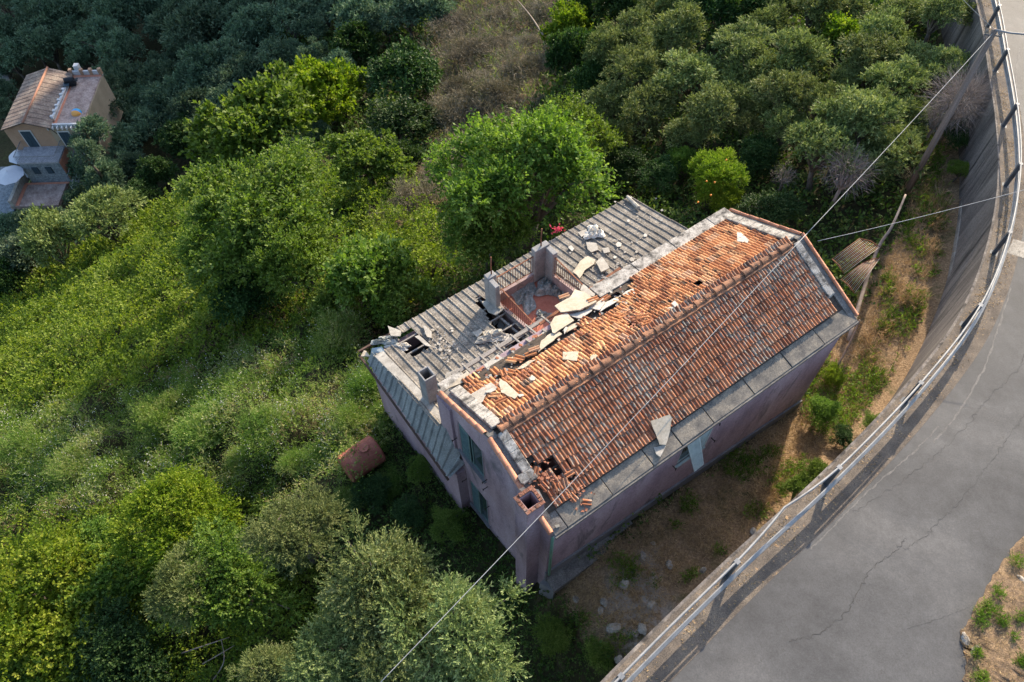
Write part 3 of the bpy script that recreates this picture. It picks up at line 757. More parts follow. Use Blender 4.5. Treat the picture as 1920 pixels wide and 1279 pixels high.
for z in (0.7,): mb.box(.4, 11.55, .4, 5.05, z, z + .12)
o = mb.build('wall', M_PINK, house, sheared=True)
# rear pier at the gable corner
o = MB().box(.02, .12, 4.62, 5.30, -.2, 4.02).build('corner_pier', M_PINK, house, sheared=True)
# plinth along the facade, following the ground
mb = MB(); N = 12
for k in range(N):
    a = .06 + (11.85 - .06) * k / N; b = .06 + (11.85 - .06) * (k + 1) / N
    za = .50 - .155 * a; zb = .50 - .155 * b
    mb.hexa([(a, .035, -3), (b, .035, -3), (b, .1, -3), (a, .1, -3)], [(a, .035, za), (b, .035, zb), (b, .1, zb), (a, .1, za)])
mb.build('plinth', M_PLINTH, house, sheared=True)
# concrete apron slab at the near corner
mb = MB().prism([(.1, .03, -.02), (.02, -.42, -.06), (1.5, -.40, -.16), (3.5, -.2, -.50), (3.5, .03, -.46)][::-1], .3); o = mb.build('apron', M_CONCD, house, sheared=True); fix_normals(o)
mb = MB().prism([(-.10, .12, -.35), (.12, .12, -.30), (.12, -.38, -.10), (.02, -.40, -.12)][::-1], 2.5); o = mb.build('footing', M_PLINTH, house, sheared=True); fix_normals(o)

# windows
def window_u(u, v0, v1, z0, z1, leaf, name='window'):
    fr = MB(); t = .05
    fr.box(u - .01, u + .06, v0, v0 + t, z0, z1); fr.box(u - .01, u + .06, v1 - t, v1, z0, z1); fr.box(u - .012, u + .062, v0 + t, v1 - t, z0, z0 + t); fr.box(u - .012, u + .062, v0 + t, v1 - t, z1 - t, z1)
    fr.box(u, u + .05, (v0 + v1) / 2 - .025, (v0 + v1) / 2 + .025, z0 + t, z1 - t)
    w_ = fr.build(name, M_DSHUT, house, sheared=True)
    # frame of render round the opening
    ms = MB(); ms.box(u - .03, u - .012, v0 - .10, v0 - .005, z0 - .1, z1 + .1); ms.box(u - .03, u - .012, v1 + .005, v1 + .10, z0 - .1, z1 + .1); ms.box(u - .031, u - .012, v0 - .005, v1 + .005, z1 + .005, z1 + .1)
    ms.build('surround', M_PINK, w_, sheared=True)
    MB().box(u - .12, u + .02, v0 - .12, v1 + .12, z0 - .06, z0 - .002).build('sill', M_PLINTH, w_, sheared=True)
    g = MB(); g.box(u + .02, u + .028, v0 + t, (v0 + v1) / 2 - .03, z0 + t, z1 - t); g.box(u + .02, u + .028, (v0 + v1) / 2 + .03, v1 - t, z0 + t, z1 - t); g.build('pane', M_GLASS, w_, sheared=True)
    for (a, b) in leaf:
        s = MB(); s.box(u - .035, u - .012, a, b, z0 + .02, z1 - .02)
        for z in np.arange(z0 + .12, z1 - .12, .07): s.bar((u - .045, a + .05, z), (u - .045, b - .05, z), .03, .012)
        s.build('shutter', M_DSHUT, w_, sheared=True)
    return w_
window_u(.13, 3.17, 4.33, 1.74, 3.70, [(3.82, 4.30)])
window_u(.13, 3.17, 4.08, -2.18, -.02, [(3.60, 4.05)])
# iron shutter dogs and a slipped iron bar
for (v, z) in [(3.0, 2.0), (3.0, 1.45), (4.55, 2.3), (3.02, -.2), (4.3, -.35)]: mb = MB(); mb.bar((.1, v, z), (-.08, v, z), .02, .02); mb.bar((-.08, v, z - .07), (-.08, v, z + .07), .02, .02); mb.build('shutter_dog', M_BLACK, house, sheared=True)
# facade window with two leaves and the swung-out flap
fw_ = MB(); t = .05
fw_.box(5.07, 5.12, .12, .2, 1.74, 3.25); fw_.box(6.08, 6.13, .12, .2, 1.74, 3.25); fw_.box(5.12, 6.08, .121, .199, 1.74, 1.79); fw_.box(5.12, 6.08, .121, .199, 3.20, 3.25); fw_.box(5.58, 5.62, .12, .19, 1.79, 3.20)
fwn = fw_.build('window', M_SHUT, house, sheared=True)
MB().box(5.0, 6.2, .02, .12, 1.66, 1.72).build('sill', M_SHUT, fwn, sheared=True)
MB().box(5.12, 6.08, .15, .16, 1.79, 3.20).build('pane', M_GLASS, fwn, sheared=True)
def louvre(p00, p10, p11, p01, n=5, th=.03):
    """panel with frame: corners top-left, top-right, bottom-right, bottom-left"""
    P = [Vector(p) for p in (p00, p10, p11, p01)]; mb = MB()
    nr = (P[1] - P[0]).cross(P[3] - P[0]).normalized() * th / 2
    def q(a, b): return (P[0] * (1 - a) + P[1] * a) * (1 - b) + (P[3] * (1 - a) + P[2] * a) * b
    def pl(a0, a1, b0, b1, s=1): 
        c = [q(a0, b0), q(a1, b0), q(a1, b1), q(a0, b1)]; mb.hexa([x - nr * s for x in c], [x + nr * s for x in c])
    pl(0, .12, 0, 1); pl(.88, 1, 0, 1); pl(.12, .88, 0, .05, .98); pl(.12, .88, .95, 1, .98); pl(.12, .88, .48, .54, .98); pl(.12, .88, .05, .48, .3); pl(.12, .88, .54, .95, .3)
    for k in range(10):
        b0 = .07 + k * .04 if k < 10 else 0; pl(.14, .86, b0, b0 + .012, .8); pl(.14, .86, b0 + .48, b0 + .492, .8)
    return mb
o = louvre((5.64, .06, 3.24), (6.18, .06, 3.24), (6.18, .06, 1.80), (5.64, .06, 1.80)).build('shutter', M_SHUT, fwn, sheared=True); fix_normals(o)
b1 = at_v(1200 + 722 / 7.105, 740 + 1028 / 7.105, -.45); b2 = at_v(1200 + 848 / 7.105, 740 + 925 / 7.105, -.45)
o = louvre((5.10, .06, 3.22), (5.60, .06, 3.22), b2, b1).build('shutter', M_SHUT, fwn, sheared=True); fix_normals(o); o['label'] = 'pale green shutter leaf swung out from the wall'
for (u, z) in [(4.85, 1.95), (6.45, 1.95), (6.3, 3.25)]: mb = MB(); mb.bar((u, .1, z), (u, -.05, z), .02, .02); mb.bar((u, -.05, z - .08), (u, -.05, z + .08), .02, .02); mb.build('shutter_dog', M_BLACK, house, sheared=True)
# green downpipe at the near corner
MB().tube([(.16, -.12, 3.9), (.16, -.02, 3.72), (.16, .02, 3.5), (.16, .02, .25)], .045, 8).build('downpipe', M_PIPE, house, smooth=True, sheared=True)

# chimneys
M_RIM = mat_rough('sooty_broken_brick', [(.35, (.07, .04, .03)), (.5, (.20, .085, .055)), (.7, (.32, .15, .095))], 9, 22, .5, .9, .8, .015, ((.20, .18, .16), .56), 8)
def chimney(u0, u1, v0, v1, zb, zt, rim, mat_s, w_=.10):
    s = MB(); s.box(u0, u1, v0, v0 + w_, zb, zt); s.box(u0, u1, v1 - w_, v1, zb, zt); s.box(u0, u0 + w_, v0 + w_, v1 - w_, zb, zt - .001); s.box(u1 - w_, u1, v0 + w_, v1 - w_, zb, zt - .001)
    s.box(u0 + w_, u1 - w_, v0 + w_, v1 - w_, zb, zt - 1.6)
    c = s.build('chimney', mat_s, house, sheared=True); bevel(c, .008)
    if rim:
        r_ = MB(); a = .025; t = .05; rg2 = random.Random(3)
        for (x0, x1, y0, y1) in [(u0 - a, u1 + a, v0 - a, v0 + w_ - .02), (u0 - a, u1 + a, v1 - w_ + .02, v1 + a), (u0 - a, u0 + w_ - .02, v0 + w_ - .02, v1 - w_ + .02), (u1 - w_ + .02, u1 + a, v0 + w_ - .02, v1 - w_ + .02)]:
            
            nb = 4; lx, ly = x1 - x0, y1 - y0
            for q in range(nb):
                zz = zt + t * rg2.uniform(.35, 1.3); g_ = .004
                if lx > ly: r_.box(x0 + lx * q / nb + g_, x0 + lx * (q + 1) / nb - g_, y0 + rg2.uniform(-.012, .008), y1, zt + .002, zz)
                else: r_.box(x0 + rg2.uniform(-.012, .008), x1, y0 + ly * q / nb + g_, y0 + ly * (q + 1) / nb - g_, zt + .002, zz)
        o = r_.build('chimney_rim', M_RIM, c, sheared=True); bevel(o, .008)
    return c
chimney(-.36, .18, .46, 1.0, -2.3, 5.15, True, M_PINK)
chimney(.14, .54, 6.18, 6.62, 1.6, 3.45, False, mat_rough('grey_chimney_render', [(.3, (.17, .17, .175)), (.7, (.30, .29, .28))], 2, 24, .25, .9, .4, .01, ((.22, .15, .11), .58), 2.4), .05)
MB().box(.20, .48, 6.24, 6.56, 2.6, 2.61).build('flue', M_BLACK, house, sheared=True)

# ---- annex: corrugated roof plane, hip skirt, walls, terrace
HOLE_ANX = [[(893, 560), (902, 556), (915, 566), (935, 580), (958, 596), (972, 614), (992, 640), (975, 655), (955, 662), (938, 640), (948, 630), (925, 612), (912, 590), (893, 572)],
            [(747, 632), (768, 612), (800, 640), (812, 648), (790, 660), (775, 668), (760, 664), (744, 648)],
            [(668, 640), (722, 612), (738, 640), (715, 662), (690, 668)]]
M_CORR = mat_rough('asbestos_corrugated_sheet', [(.3, (.10, .091, .079)), (.5, (.175, .158, .137)), (.7, (.27, .245, .21))], 1.3, 20, .75, .9, .5, .01, ((.085, .08, .07), .565), 1.6, spots=((.36, .34, .30), 5, .05))
M_CORR2 = mat_rough('grey_corrugated_skirt', [(.3, (.17, .18, .18)), (.7, (.30, .31, .30))], 1.6, 26, .4, .9, .5, .01, ((.10, .10, .10), .6), 2)
PITCH = .307
CP_ = [(0, 0), (.06, .006), (.12, 0), (.214, 0), (.234, .036), (.245, .043), (.270, .043), (.285, .034)]
def corr_z(s):
    s = s % PITCH
    for (a, za), (b, zb) in zip(CP_, CP_[1:] + [(PITCH, 0)]):
        if a <= s <= b: return za + (zb - za) * (s - a) / (b - a)
    return 0
def in_terr(u, v): return 4.42 < u < 6.86 and 5.3 < v < 8.92
mb = MB(); rgc = random.Random(8)
NS = 39
for k in range(-1, NS):
    base = .02 + k * PITCH
    for (va, vb, lift) in [(5.3, 7.75, .022), (7.62, 10.02, .0)]:
        cells = np.arange(va, vb, .25); off = rgc.uniform(-.008, .008); prev = None
        for (a, za), (b, zb) in zip(CP_, CP_[1:] + [(PITCH, 0)]):
            for v in cells:
                v2 = min(v + .25, vb); u_a, u_b = max(base + a, -.12), base + b
                if u_b <= -.12 or u_a > 11.95: continue
                um, vm = (u_a + u_b) / 2, (v + v2) / 2
                if in_terr(um, vm): continue
                px, _ = proj(uvw(um, vm, zroof(vm, 'annex')))
                if any(inpoly(px, h)[0] for h in HOLE_ANX): continue
                f = lambda vv: zroof(vv, 'annex') + lift + off + .012 * math.sin(vv * 1.3 + base)
                mb.add([(u_a, v, f(v) + za), (u_b, v, f(v) + zb), (u_b, v2, f(v2) + zb), (u_a, v2, f(v2) + za)], [(0, 1, 2, 3)])
anx = mb.build('annex_roof', M_CORR, house, sheared=True); anx['label'] = 'grey corrugated sheet roof of the annex with holes and rubble'
sm = anx.modifiers.new('solid', 'SOLIDIFY'); sm.thickness = .010; sm.offset = -1
# hip skirt on the gable side
mb = MB(); NV = 300
def skirt(v, t):   # t 0 top .. 1 eave
    topu = -.12 + .20 * (9.9 - v) / 5; topz = zroof(max(v, 4.95), 'annex') + .02
    if v < 4.95: topz = 2.27 - (4.95 - v) * 2.2
    eu = -.36 - .15 * (9.9 - v) / 5.5; ez = .78 - .25 * (9.9 - v) / 5.5
    return np.array([topu * (1 - t) + eu * t, v, topz * (1 - t) + ez * t])
vs = []; fs = []; vv = np.linspace(9.55, 4.3, NV)
for v in vv:
    for t in np.linspace(0, 1, 4):
        p = skirt(v, t); d = corr_z((9.9 - v) * 1.0) * 1.5 - .025 * (t > .5) + .02 * (int((9.9 - v) / .92) % 2); vs.append((p[0] - d * .9, p[1], p[2] + d * .4))
for i in range(NV - 1):
    for k in range(3): a = i * 4 + k; fs.append((a, a + 1, a + 5, a + 4))
mb.add(vs, fs); sk = mb.build('hip_skirt', M_CORR2, house, sheared=True); fix_normals(sk)
sm = sk.modifiers.new('solid', 'SOLIDIFY'); sm.thickness = .012
# pale cap over the hip corner, ridge flashing, ridge cap at the far corner
hc = [at_uv(697, 653, 1.08), at_uv(716, 650, 1.18), at_uv(725, 665, 1.22), at_uv(703, 682, .80), at_uv(694, 668, .78)]
mb = MB().prism([tuple(p) for p in hc], .015); o = mb.build('hip_cap', mat_rough('pale_blue_flashing', [(.3, (.30, .35, .37)), (.7, (.44, .49, .50))], 3, 24, .2, .8, .2, .005), house, sheared=True); fix_normals(o)
mb = MB()
for (a, b) in zip(np.linspace(9.3, 5.2, 8)[:-1], np.linspace(9.3, 5.2, 8)[1:]):
    mb.hexa([(-.16 + .2 * (9.9 - a) / 5, a, zroof(a, 'annex') - .01), (.20 + .08 * (9.9 - a) / 5, a, zroof(a, 'annex') + .005), (.20 + .08 * (9.9 - b) / 5, b, zroof(b, 'annex') + .005), (-.16 + .2 * (9.9 - b) / 5, b, zroof(b, 'annex') - .01)],
            [(-.15 + .2 * (9.9 - a) / 5, a, zroof(a, 'annex') + .04), (.20 + .08 * (9.9 - a) / 5, a, zroof(a, 'annex') + .06), (.20 + .08 * (9.9 - b) / 5, b, zroof(b, 'annex') + .06), (-.15 + .2 * (9.9 - b) / 5, b, zroof(b, 'annex') + .04)])
mb.build('hip_flashing', M_SLABG, house, sheared=True)
mb = MB(); a0 = (11.75, 9.95, 1.14); a1 = (11.55, 9.1, 1.33); mb.tube([a0, a1], [.06, .09], 8); mb.build('hip_end_cap', M_SLABG, house, sheared=True)
# fascia / gutter along the eaves
mb = MB(); mb.bar((-.4, 10.0, .86), (11.95, 10.02, .86), .07, .09); mb.bar((-.44, 9.95, .74), (-.56, 4.3, .44), .07, .09); mb.bar((11.98, 10.0, .9), (11.98, 6.0, 1.88), .04, .08)
mb.build('annex_gutter', mat_rough('brown_gutter', [(.3, (.06, .035, .025)), (.7, (.13, .08, .06))], 3, 24, .2, .8, .2, .005), house, sheared=True)
# annex walls, open inside
mb = MB(); mb.box(-.22, -.0, 5.36, 9.7, -4.6, .55); mb.box(0, 11.8, 9.5, 9.7, -4.8, .75); mb.box(11.6, 11.8, 5.36, 9.5, -4.6, .85)
for (a, b) in [(5.36, 7.4), (7.4, 9.5)]: mb.hexa([(11.6, a, .85), (11.8, a, .85), (11.8, b, .85), (11.6, b, .85)], [(11.6, a, zroof(a, 'annex') - .06), (11.8, a, zroof(a, 'annex') - .06), (11.8, b, zroof(b, 'annex') - .06), (11.6, b, zroof(b, 'annex') - .06)])
mb.box(-.24, .09, 4.3, 5.36, -4.2, .40)
mb.build('annex_wall', M_PINK, house, sheared=True)
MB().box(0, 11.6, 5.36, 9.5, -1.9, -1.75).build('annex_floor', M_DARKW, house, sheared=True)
# purlins and rafters seen through the holes
mb = MB()
for v in (5.9, 6.7, 7.35, 8.0, 8.65, 9.3):
    for (a, b) in [(0, 4.4), (6.9, 11.6)]: mb.bar((a, v, zroof(v, 'annex') - .07), (b, v, zroof(v, 'annex') - .07), .05, .07)
for u in (.7, 1.9, 3.1, 4.2, 7.6, 9.4): mb.bar((u, 5.4, zroof(5.4, 'annex') - .16), (u, 9.6, zroof(9.6, 'annex') - .16), .07, .10)
mb.build('annex_rafters', M_GREYW, house, sheared=True)
# rubble inside the holes
mb = MB(); rgr = random.Random(77)
for k in range(70):
    u = rgr.uniform(.3, 4.3); v = rgr.uniform(5.6, 9.2); z = zroof(v, 'annex') - rgr.uniform(.45, .7); s = rgr.uniform(.08, .28)
    a = rgr.uniform(0, 3.14); c_, s_ = math.cos(a) * s, math.sin(a) * s
    mb.prism([(u - c_, v - s_, z + rgr.uniform(-.05, .1)), (u + s_ * .5, v - c_ * .5, z), (u + c_, v + s_, z + rgr.uniform(-.05, .1)), (u - s_ * .5, v + c_ * .5, z)], .03)
o = mb.build('ceiling_rubble', M_SLABG, house, sheared=True); fix_normals(o); o['kind'] = 'stuff'
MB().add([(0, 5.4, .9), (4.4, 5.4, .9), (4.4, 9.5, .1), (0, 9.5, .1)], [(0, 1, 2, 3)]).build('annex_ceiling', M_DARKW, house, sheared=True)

# terrace sunk into the annex roof
zf = .95
MB().box(4.55, 6.75, 5.36, 8.80, zf - .12, zf).build('terrace_floor', M_RED, house, sheared=True)
mb = MB()
for (u0, u1) in [(4.43, 4.55), (6.75, 6.87)]:
    for (a, b) in zip(np.linspace(5.36, 8.9, 7)[:-1], np.linspace(5.36, 8.9, 7)[1:]):
        za, zb = zroof(a, 'annex') + .10, zroof(b, 'annex') + .10
        mb.hexa([(u0, a, .2), (u1, a, .2), (u1, b, .2), (u0, b, .2)], [(u0, a, za), (u1, a, za), (u1, b, zb), (u0, b, zb)])
mb.box(4.55, 6.75, 8.80, 8.92, .2, 1.42)
mb.build('terrace_parapet', mat_rough('stained_pink_parapet', [(.3, (.24, .16, .15)), (.7, (.40, .30, .28))], 2, 24, .25, .9, .4, .01, ((.09, .085, .05), .56), 2.2), house, sheared=True)
M_POSTC = mat_rough('terrace_post_render', [(.3, (.19, .19, .19)), (.7, (.32, .31, .30))], 2, 24, .25, .9, .4, .01, ((.30, .18, .15), .60), 2.4)
for (pu, su, rod) in [(4.32, 1, (4.62, 8.76)), (6.55, -1, (6.62, 8.78))]:
    mb = MB()
    if su > 0: mb.box(4.26, 4.62, 8.72, 8.98, 1.0, 2.75); mb.box(4.26, 4.44, 8.30, 8.72, 1.0, 2.70); rod = (4.50, 8.86)
    else: mb.box(6.28, 6.92, 8.74, 8.98, 1.0, 2.75); mb.box(6.72, 6.92, 8.30, 8.74, 1.0, 2.70); rod = (6.62, 8.86)
    p = mb.build('terrace_post', M_POSTC, house, sheared=True); bevel(p, .015)
    MB().tube([(rod[0], rod[1], 2.7), (rod[0] - .01, rod[1], 3.15), (rod[0] + .015, rod[1] + .01, 3.62)], [.028, .022, .026], 7).build('rod', M_RUST, p, smooth=True, sheared=True)
def railing(a, b, za, zb, h):
    mb = MB(); a = np.array(a); b = np.array(b); L = np.linalg.norm(b - a); n = int(L / .105)
    ta = (a[0], a[1], za + h); tb = (b[0], b[1], zb + h)
    mb.bar(ta, tb, .045, .022)
    mb.bar((a[0], a[1], za + .10), (b[0], b[1], zb + .10), .03, .012)
    for k in range(n + 1):
        t = k / n; p = a + (b - a) * t; z = za + (zb - za) * t
        mb.bar((p[0], p[1], z + .1), (p[0] + rg.uniform(-.004, .004), p[1], za + (zb - za) * t + h - .01), .014, .014)
    return mb.build('railing', M_RUST, house, sheared=True)
railing((4.49, 8.30), (4.49, 6.35), 1.50, 1.50, 1.0)
railing((4.62, 8.86), (6.28, 8.86), 1.44, 1.44, .95)
railing((6.81, 8.30), (6.81, 6.55), 1.50, 1.50, 1.0)
# low balustrade rails carry on over the rubble
# torn sheeting and rubbish on the terrace floor: parts of the decay, each heap its own thing (made below)

# broken eaves on the terrace side: also a course of broken pink and orange bricks
M_GREYP = mat_rough('stained_ceiling_panel', [(.3, (.26, .24, .21)), (.7, (.50, .47, .42))], 3, 24, .2, .85, .3, .01, ((.14, .12, .10), .56), 3)
mb = MB(); rgb = random.Random(6)
for k in range(46):
    u = .9 + k * .095 + rgb.uniform(-.03, .03); v = 4.95 + rgb.uniform(-.22, .28); a = rgb.uniform(0, 3); s_ = rgb.uniform(.04, .11); z = 4.14 - (v - 5) * .3
    mb.bar((u - math.cos(a) * s_, v - math.sin(a) * s_, z + rgb.uniform(0, .05)), (u + math.cos(a) * s_, v + math.sin(a) * s_, z + rgb.uniform(0, .06)), .07, .05)
mb.build('broken_brick_course', M_BRICK, house, sheared=True)['kind'] = 'stuff'
#: ceiling panels, beams, hanging gutter
mb = MB(); mb.add([(.9, 4.3, 4.22), (5.95, 4.3, 4.22), (5.95, 5.45, 3.95), (.9, 5.45, 3.95)], [(0, 1, 2, 3)])
mbp = MB()
for k, (a, b, c, d) in enumerate([(.95, 1.55, 4.4, 5.1), (1.62, 2.25, 4.6, 5.35), (2.3, 2.75, 4.35, 4.95), (3.25, 3.9, 4.5, 5.2), (4.1, 4.75, 4.4, 5.36), (4.85, 5.3, 4.5, 5.1)]): mbp.prism([(a, c, 4.31), (b + .05, c + .04, 4.31), (b, d, 4.10), (a + .08, d - .06, 4.10)][::-1], .02)
o = mbp.build('ceiling_panels', M_GREYP, house, sheared=True); fix_normals(o)
mb = MB()
g1, g2 = at_uv(848, 704, 3.75), at_uv(1018, 600, 3.75); mb.bar(g1, g2, .13, .07)
g1, g2 = at_uv(862, 714, 3.75), at_uv(1000, 628, 3.75); mb.bar(g1, g2, .05, .06)
for u in (1.3, 1.9, 2.5, 3.1, 3.7, 4.3): mb.bar((u, 5.0, 4.02), (u + .02, 5.9, 3.72), .05, .07)
mb.build('eaves_beam', M_GREYW, house, sheared=True)
mb = MB(); g1, g2 = at_uv(1012, 608, 3.80), at_uv(1163, 503, 3.80); mb.bar(g1, g2, .09, .05)
mb.build('broken_gutter', M_RUST, house, sheared=True)
mb = MB(); 
for (a, b, w1) in [((1110, 545), (1150, 580), .08), ((1128, 565), (1168, 552), .1), ((1150, 525), (1175, 545), .06), ((1130, 520), (1160, 530), .08), ((1095, 560), (1125, 590), .05)]:
    mb.bar(at_uv(*a, 3.95), at_uv(*b, 4.05), w1, .05)
mb.build('eaves_beam', M_GREYW, house, sheared=True)
# ================================================================== LOOSE THINGS ON THE ROOFS
def hw(p):
    """house (u,v,z) -> world"""
    q = uvw(p[0], p[1], p[2]); return (q[0], q[1], q[2])
rgd = random.Random(21)
def ragged(poly, amp):
    out = []; n = len(poly)
    for i in range(n):
        a = poly[i]; b = poly[(i + 1) % n]; out.append(a); L_ = math.hypot(b[0] - a[0], b[1] - a[1]); m = int(L_ / 7)
        for k in range(1, m): t = k / m; out.append((a[0] + (b[0] - a[0]) * t + rgd.uniform(-amp, amp), a[1] + (b[1] - a[1]) * t + rgd.uniform(-amp, amp)))
    return out
def slab(poly, src, label, mat, kind='far', off=.10, th=.045, z=None, tilt=0, name='broken_slab', group='broken slabs strewn over the roofs', cat='slab'):
    ox, oy, sc = src; P = [(ox + x / sc, oy + y / sc) for x, y in poly]; P = ragged(P, .8)
    W_ = []
    for i, p in enumerate(P):
        q = at_uv(p[0], p[1], z) if z is not None else at_roof(p[0], p[1], kind, off)
        W_.append(np.array(hw(q)))
    W_ = np.array(W_); c = W_.mean(0)
    for q in W_: q[2] += tilt * ((q[0] - c[0]) * .6 - (q[1] - c[1]) * .5) + rgd.uniform(-.004, .004)
    mb = MB().prism([tuple(p) for p in W_], th); o = mb.build(name, mat); fix_normals(o); at_origin(o); tag(o, label, cat, group); return o
Z5 = (1040, 460, 7.105); Z3 = (680, 640, 2.664); Z2 = (1100, 340, 3.366); Z1 = (640, 340, 3.552); Z8 = (1200, 740, 7.105)
slab([(30, 830), (0, 800), (220, 670), (270, 580), (420, 640), (560, 750), (340, 862), (80, 885)], Z5, 'largest cream board, curved edge, hanging over the terrace side of the orange slope', M_BOARD, off=.22, tilt=.05)
slab([(510, 510), (820, 400), (680, 590), (545, 605)], Z5, 'grey pointed slab propped at the hole in the eaves', M_SLABG, z=4.22, tilt=.3)
slab([(240, 350), (340, 210), (440, 140), (540, 200), (520, 250), (400, 330), (335, 440)], Z5, 'white jagged sheet lying on the corrugated roof right of the terrace railing', M_BOARD, 'annex', .12)
slab([(550, 220), (630, 145), (690, 230), (730, 310), (620, 360)], Z5, 'grey beige slab leaning beside the white jagged sheet on corrugated roof', M_SLABG, 'annex', .16, tilt=.15)
slab([(910, 290), (1120, 200), (1135, 225), (930, 350)], Z5, 'narrow grey slab overhanging the start of the concrete eaves', M_SLABG, z=4.12)
slab([(340, 590), (380, 515), (540, 650), (520, 680), (430, 660)], Z5, 'dusty triangular plaster piece between the big cream board and eaves hole', M_SLABG, off=.19)
slab([(450, 830), (650, 700), (670, 770), (600, 860)], Z5, 'white plaster board right below the largest cream board', M_PLAST, off=.13)
slab([(605, 885), (660, 765), (820, 690), (860, 730)], Z5, 'white plaster board reaching from the orange tiles to the eaves hole', M_PLAST, off=.10)
slab([(190, 920), (480, 840), (500, 870), (350, 970), (240, 950)], Z5, 'thin white board under the wavy edge of the largest cream board', M_PLAST, off=.10)
slab([(-30, 1160), (-60, 1050), (0, 950), (170, 900), (260, 1000), (120, 1090), (0, 1170)], Z5, 'square cream board with a brown stain above the middle of the orange slope', M_BOARD, off=.16)
slab([(130, 1170), (190, 1055), (360, 1022), (280, 1095)], Z5, 'peeling pale board below the square stained one', M_BOARD, off=.08)
slab([(835, 690), (950, 612), (1060, 572), (1060, 600), (880, 722)], Z5, 'white board at the edge of the hole under the concrete eaves', M_PLAST, off=.06)
slab([(-180, 1270), (-50, 1170), (60, 1150), (100, 1180), (-60, 1300), (-220, 1420)], Z5, 'long bright board slanting down left of the square stained one', M_BOARD, off=.10)
slab([(120, 1120), (150, 1080), (180, 1100), (130, 1180)], Z5, 'small white splinter beside the peeling pale board', M_PLAST, off=.13)
slab([(405, 250), (520, 150), (560, 185), (450, 225)], Z3, 'cream board on the rear eaves behind the small chimney', M_BOARD, z=4.33)
slab([(415, 160), (510, 128), (512, 150), (440, 188), (412, 182)], Z3, 'sandy slab across the corrugated roof behind the small chimney', M_SLABG, z=3.6)
slab([(1000, 52), (1078, 50), (1070, 97), (998, 90)], Z3, 'square cream slab alone in the middle of the orange slope', M_BOARD, off=.09)
slab([(1135, 78), (1165, 65), (1187, 88), (1140, 94)], Z3, 'small cream chip near the ridge right of the square slab', M_BOARD, off=.09)
slab([(680, 205), (690, 190), (718, 205), (780, 265), (760, 287), (692, 255)], Z3, 'cream pointed slab on orange tiles near the left gable', M_BOARD, off=.10)
slab([(535, 268), (640, 205), (672, 232), (618, 262), (600, 300), (572, 322), (556, 300)], Z3, 'greyish cracked slab closest to the left gable coping', M_SLABG, off=.10)
slab([(610, 255), (650, 232), (668, 240), (640, 255)], Z3, 'white strip lying on the greyish cracked slab', M_PLAST, off=.14)
slab([(830, 182), (848, 170), (864, 180), (858, 194), (840, 194)], Z3, 'tiny white lump on the orange tiles below the tile heap', M_PLAST, off=.10)
slab([(770, 265), (800, 262), (808, 270), (785, 278)], Z3, 'tiny white splinter at the tip of the cream pointed slab', M_PLAST, off=.10)
slab([(765, 140), (830, 95), (870, 90), (800, 135)], Z3, 'pale board wedged between the two tile heaps', M_BOARD, off=.09)
slab([(950, 320), (975, 325), (1025, 370), (1015, 388), (950, 377)], Z2, 'white slab alone near the top corner of the orange slope', M_PLAST, off=.09)
slab([(535, 770), (555, 753), (600, 798), (580, 810)], Z2, 'white sliver standing against the ridge in the middle', M_PLAST, off=.12)
slab([(500, 800), (550, 788), (552, 806)], Z2, 'white triangle left of the sliver by the ridge', M_PLAST, off=.08)
slab([(20, 1110), (40, 1092), (80, 1112), (60, 1124)], Z2, 'cream chip close to the ridge in the lower half of orange slope', M_BOARD, off=.09)
slab([(140, 350), (400, 265), (428, 310), (385, 540), (345, 668), (260, 662)], Z8, 'big beige pointed slab hanging over the road side eaves', M_BOARD, 'near', .13, .035)
slab([(180, 700), (330, 668), (345, 690), (270, 830), (215, 790)], Z8, 'bluish broken flagstone under the big beige pointed slab', M_SLABG, z=4.20)
slab([(0, 815), (60, 800), (70, 830), (20, 850)], (1040, 870, 7.1), 'pale shard among the broken tiles above the near chimney', M_BOARD, 'near', .1)
slab([(1575, 340), (1632, 320), (1640, 345), (1600, 370)], Z1, 'flat stone right of the white plastic heap on the annex', M_SLABG, 'annex', .1)
slab([(1510, 437), (1530, 425), (1552, 447), (1537, 466)], Z1, 'little white lump left of the stones on the annex roof', M_PLAST, 'annex', .10)
slab([(1630, 405), (1700, 412), (1712, 455), (1665, 472), (1640, 450)], Z1, 'round grey stone slab below the white plastic heap', M_SLABG, 'annex', .12)
slab([(1735, 445), (1780, 440), (1790, 470), (1750, 478)], Z1, 'small beige stone right of the round grey stone', M_SLABG, 'annex', .10)
slab([(870, 1005), (930, 980), (942, 1005), (905, 1037)], Z1, 'pointed sheet fragment left of the hole beside the terrace', M_SLABG, 'annex', .12)
slab([(938, 1000), (985, 998), (1003, 1015), (950, 1027)], Z1, 'beige fragment touching the hole beside the terrace', M_BOARD, 'annex', .12)
slab([(540, 962), (560, 962), (602, 1000), (600, 1042), (572, 1036)], Z1, 'pale shard on ribs behind the hole at the left end', M_SLABG, 'annex', .12)
slab([(305, 950), (330, 965), (400, 1002), (395, 1040), (330, 1030)], Z1, 'triangular sheet sticking up at the left annex corner', M_SLABG, 'annex', .14, tilt=.3)
slab([(130, 1165), (150, 1125), (165, 1130), (192, 1165)], Z1, 'white torn piece hanging at the outermost annex corner', M_BOARD, z=.95)
slab([(490, 1040), (520, 1030), (610, 1098), (560, 1090)], Z1, 'dark grey folded sheet at the hole of the left end', M_SLABG, 'annex', .18, tilt=-.2)
slab([(980, 790), (1010, 775), (1082, 850), (1030, 890), (980, 870), (935, 800)], Z1, 'grey fallen sheet below the front left terrace post', M_SLABG, 'annex', .10)
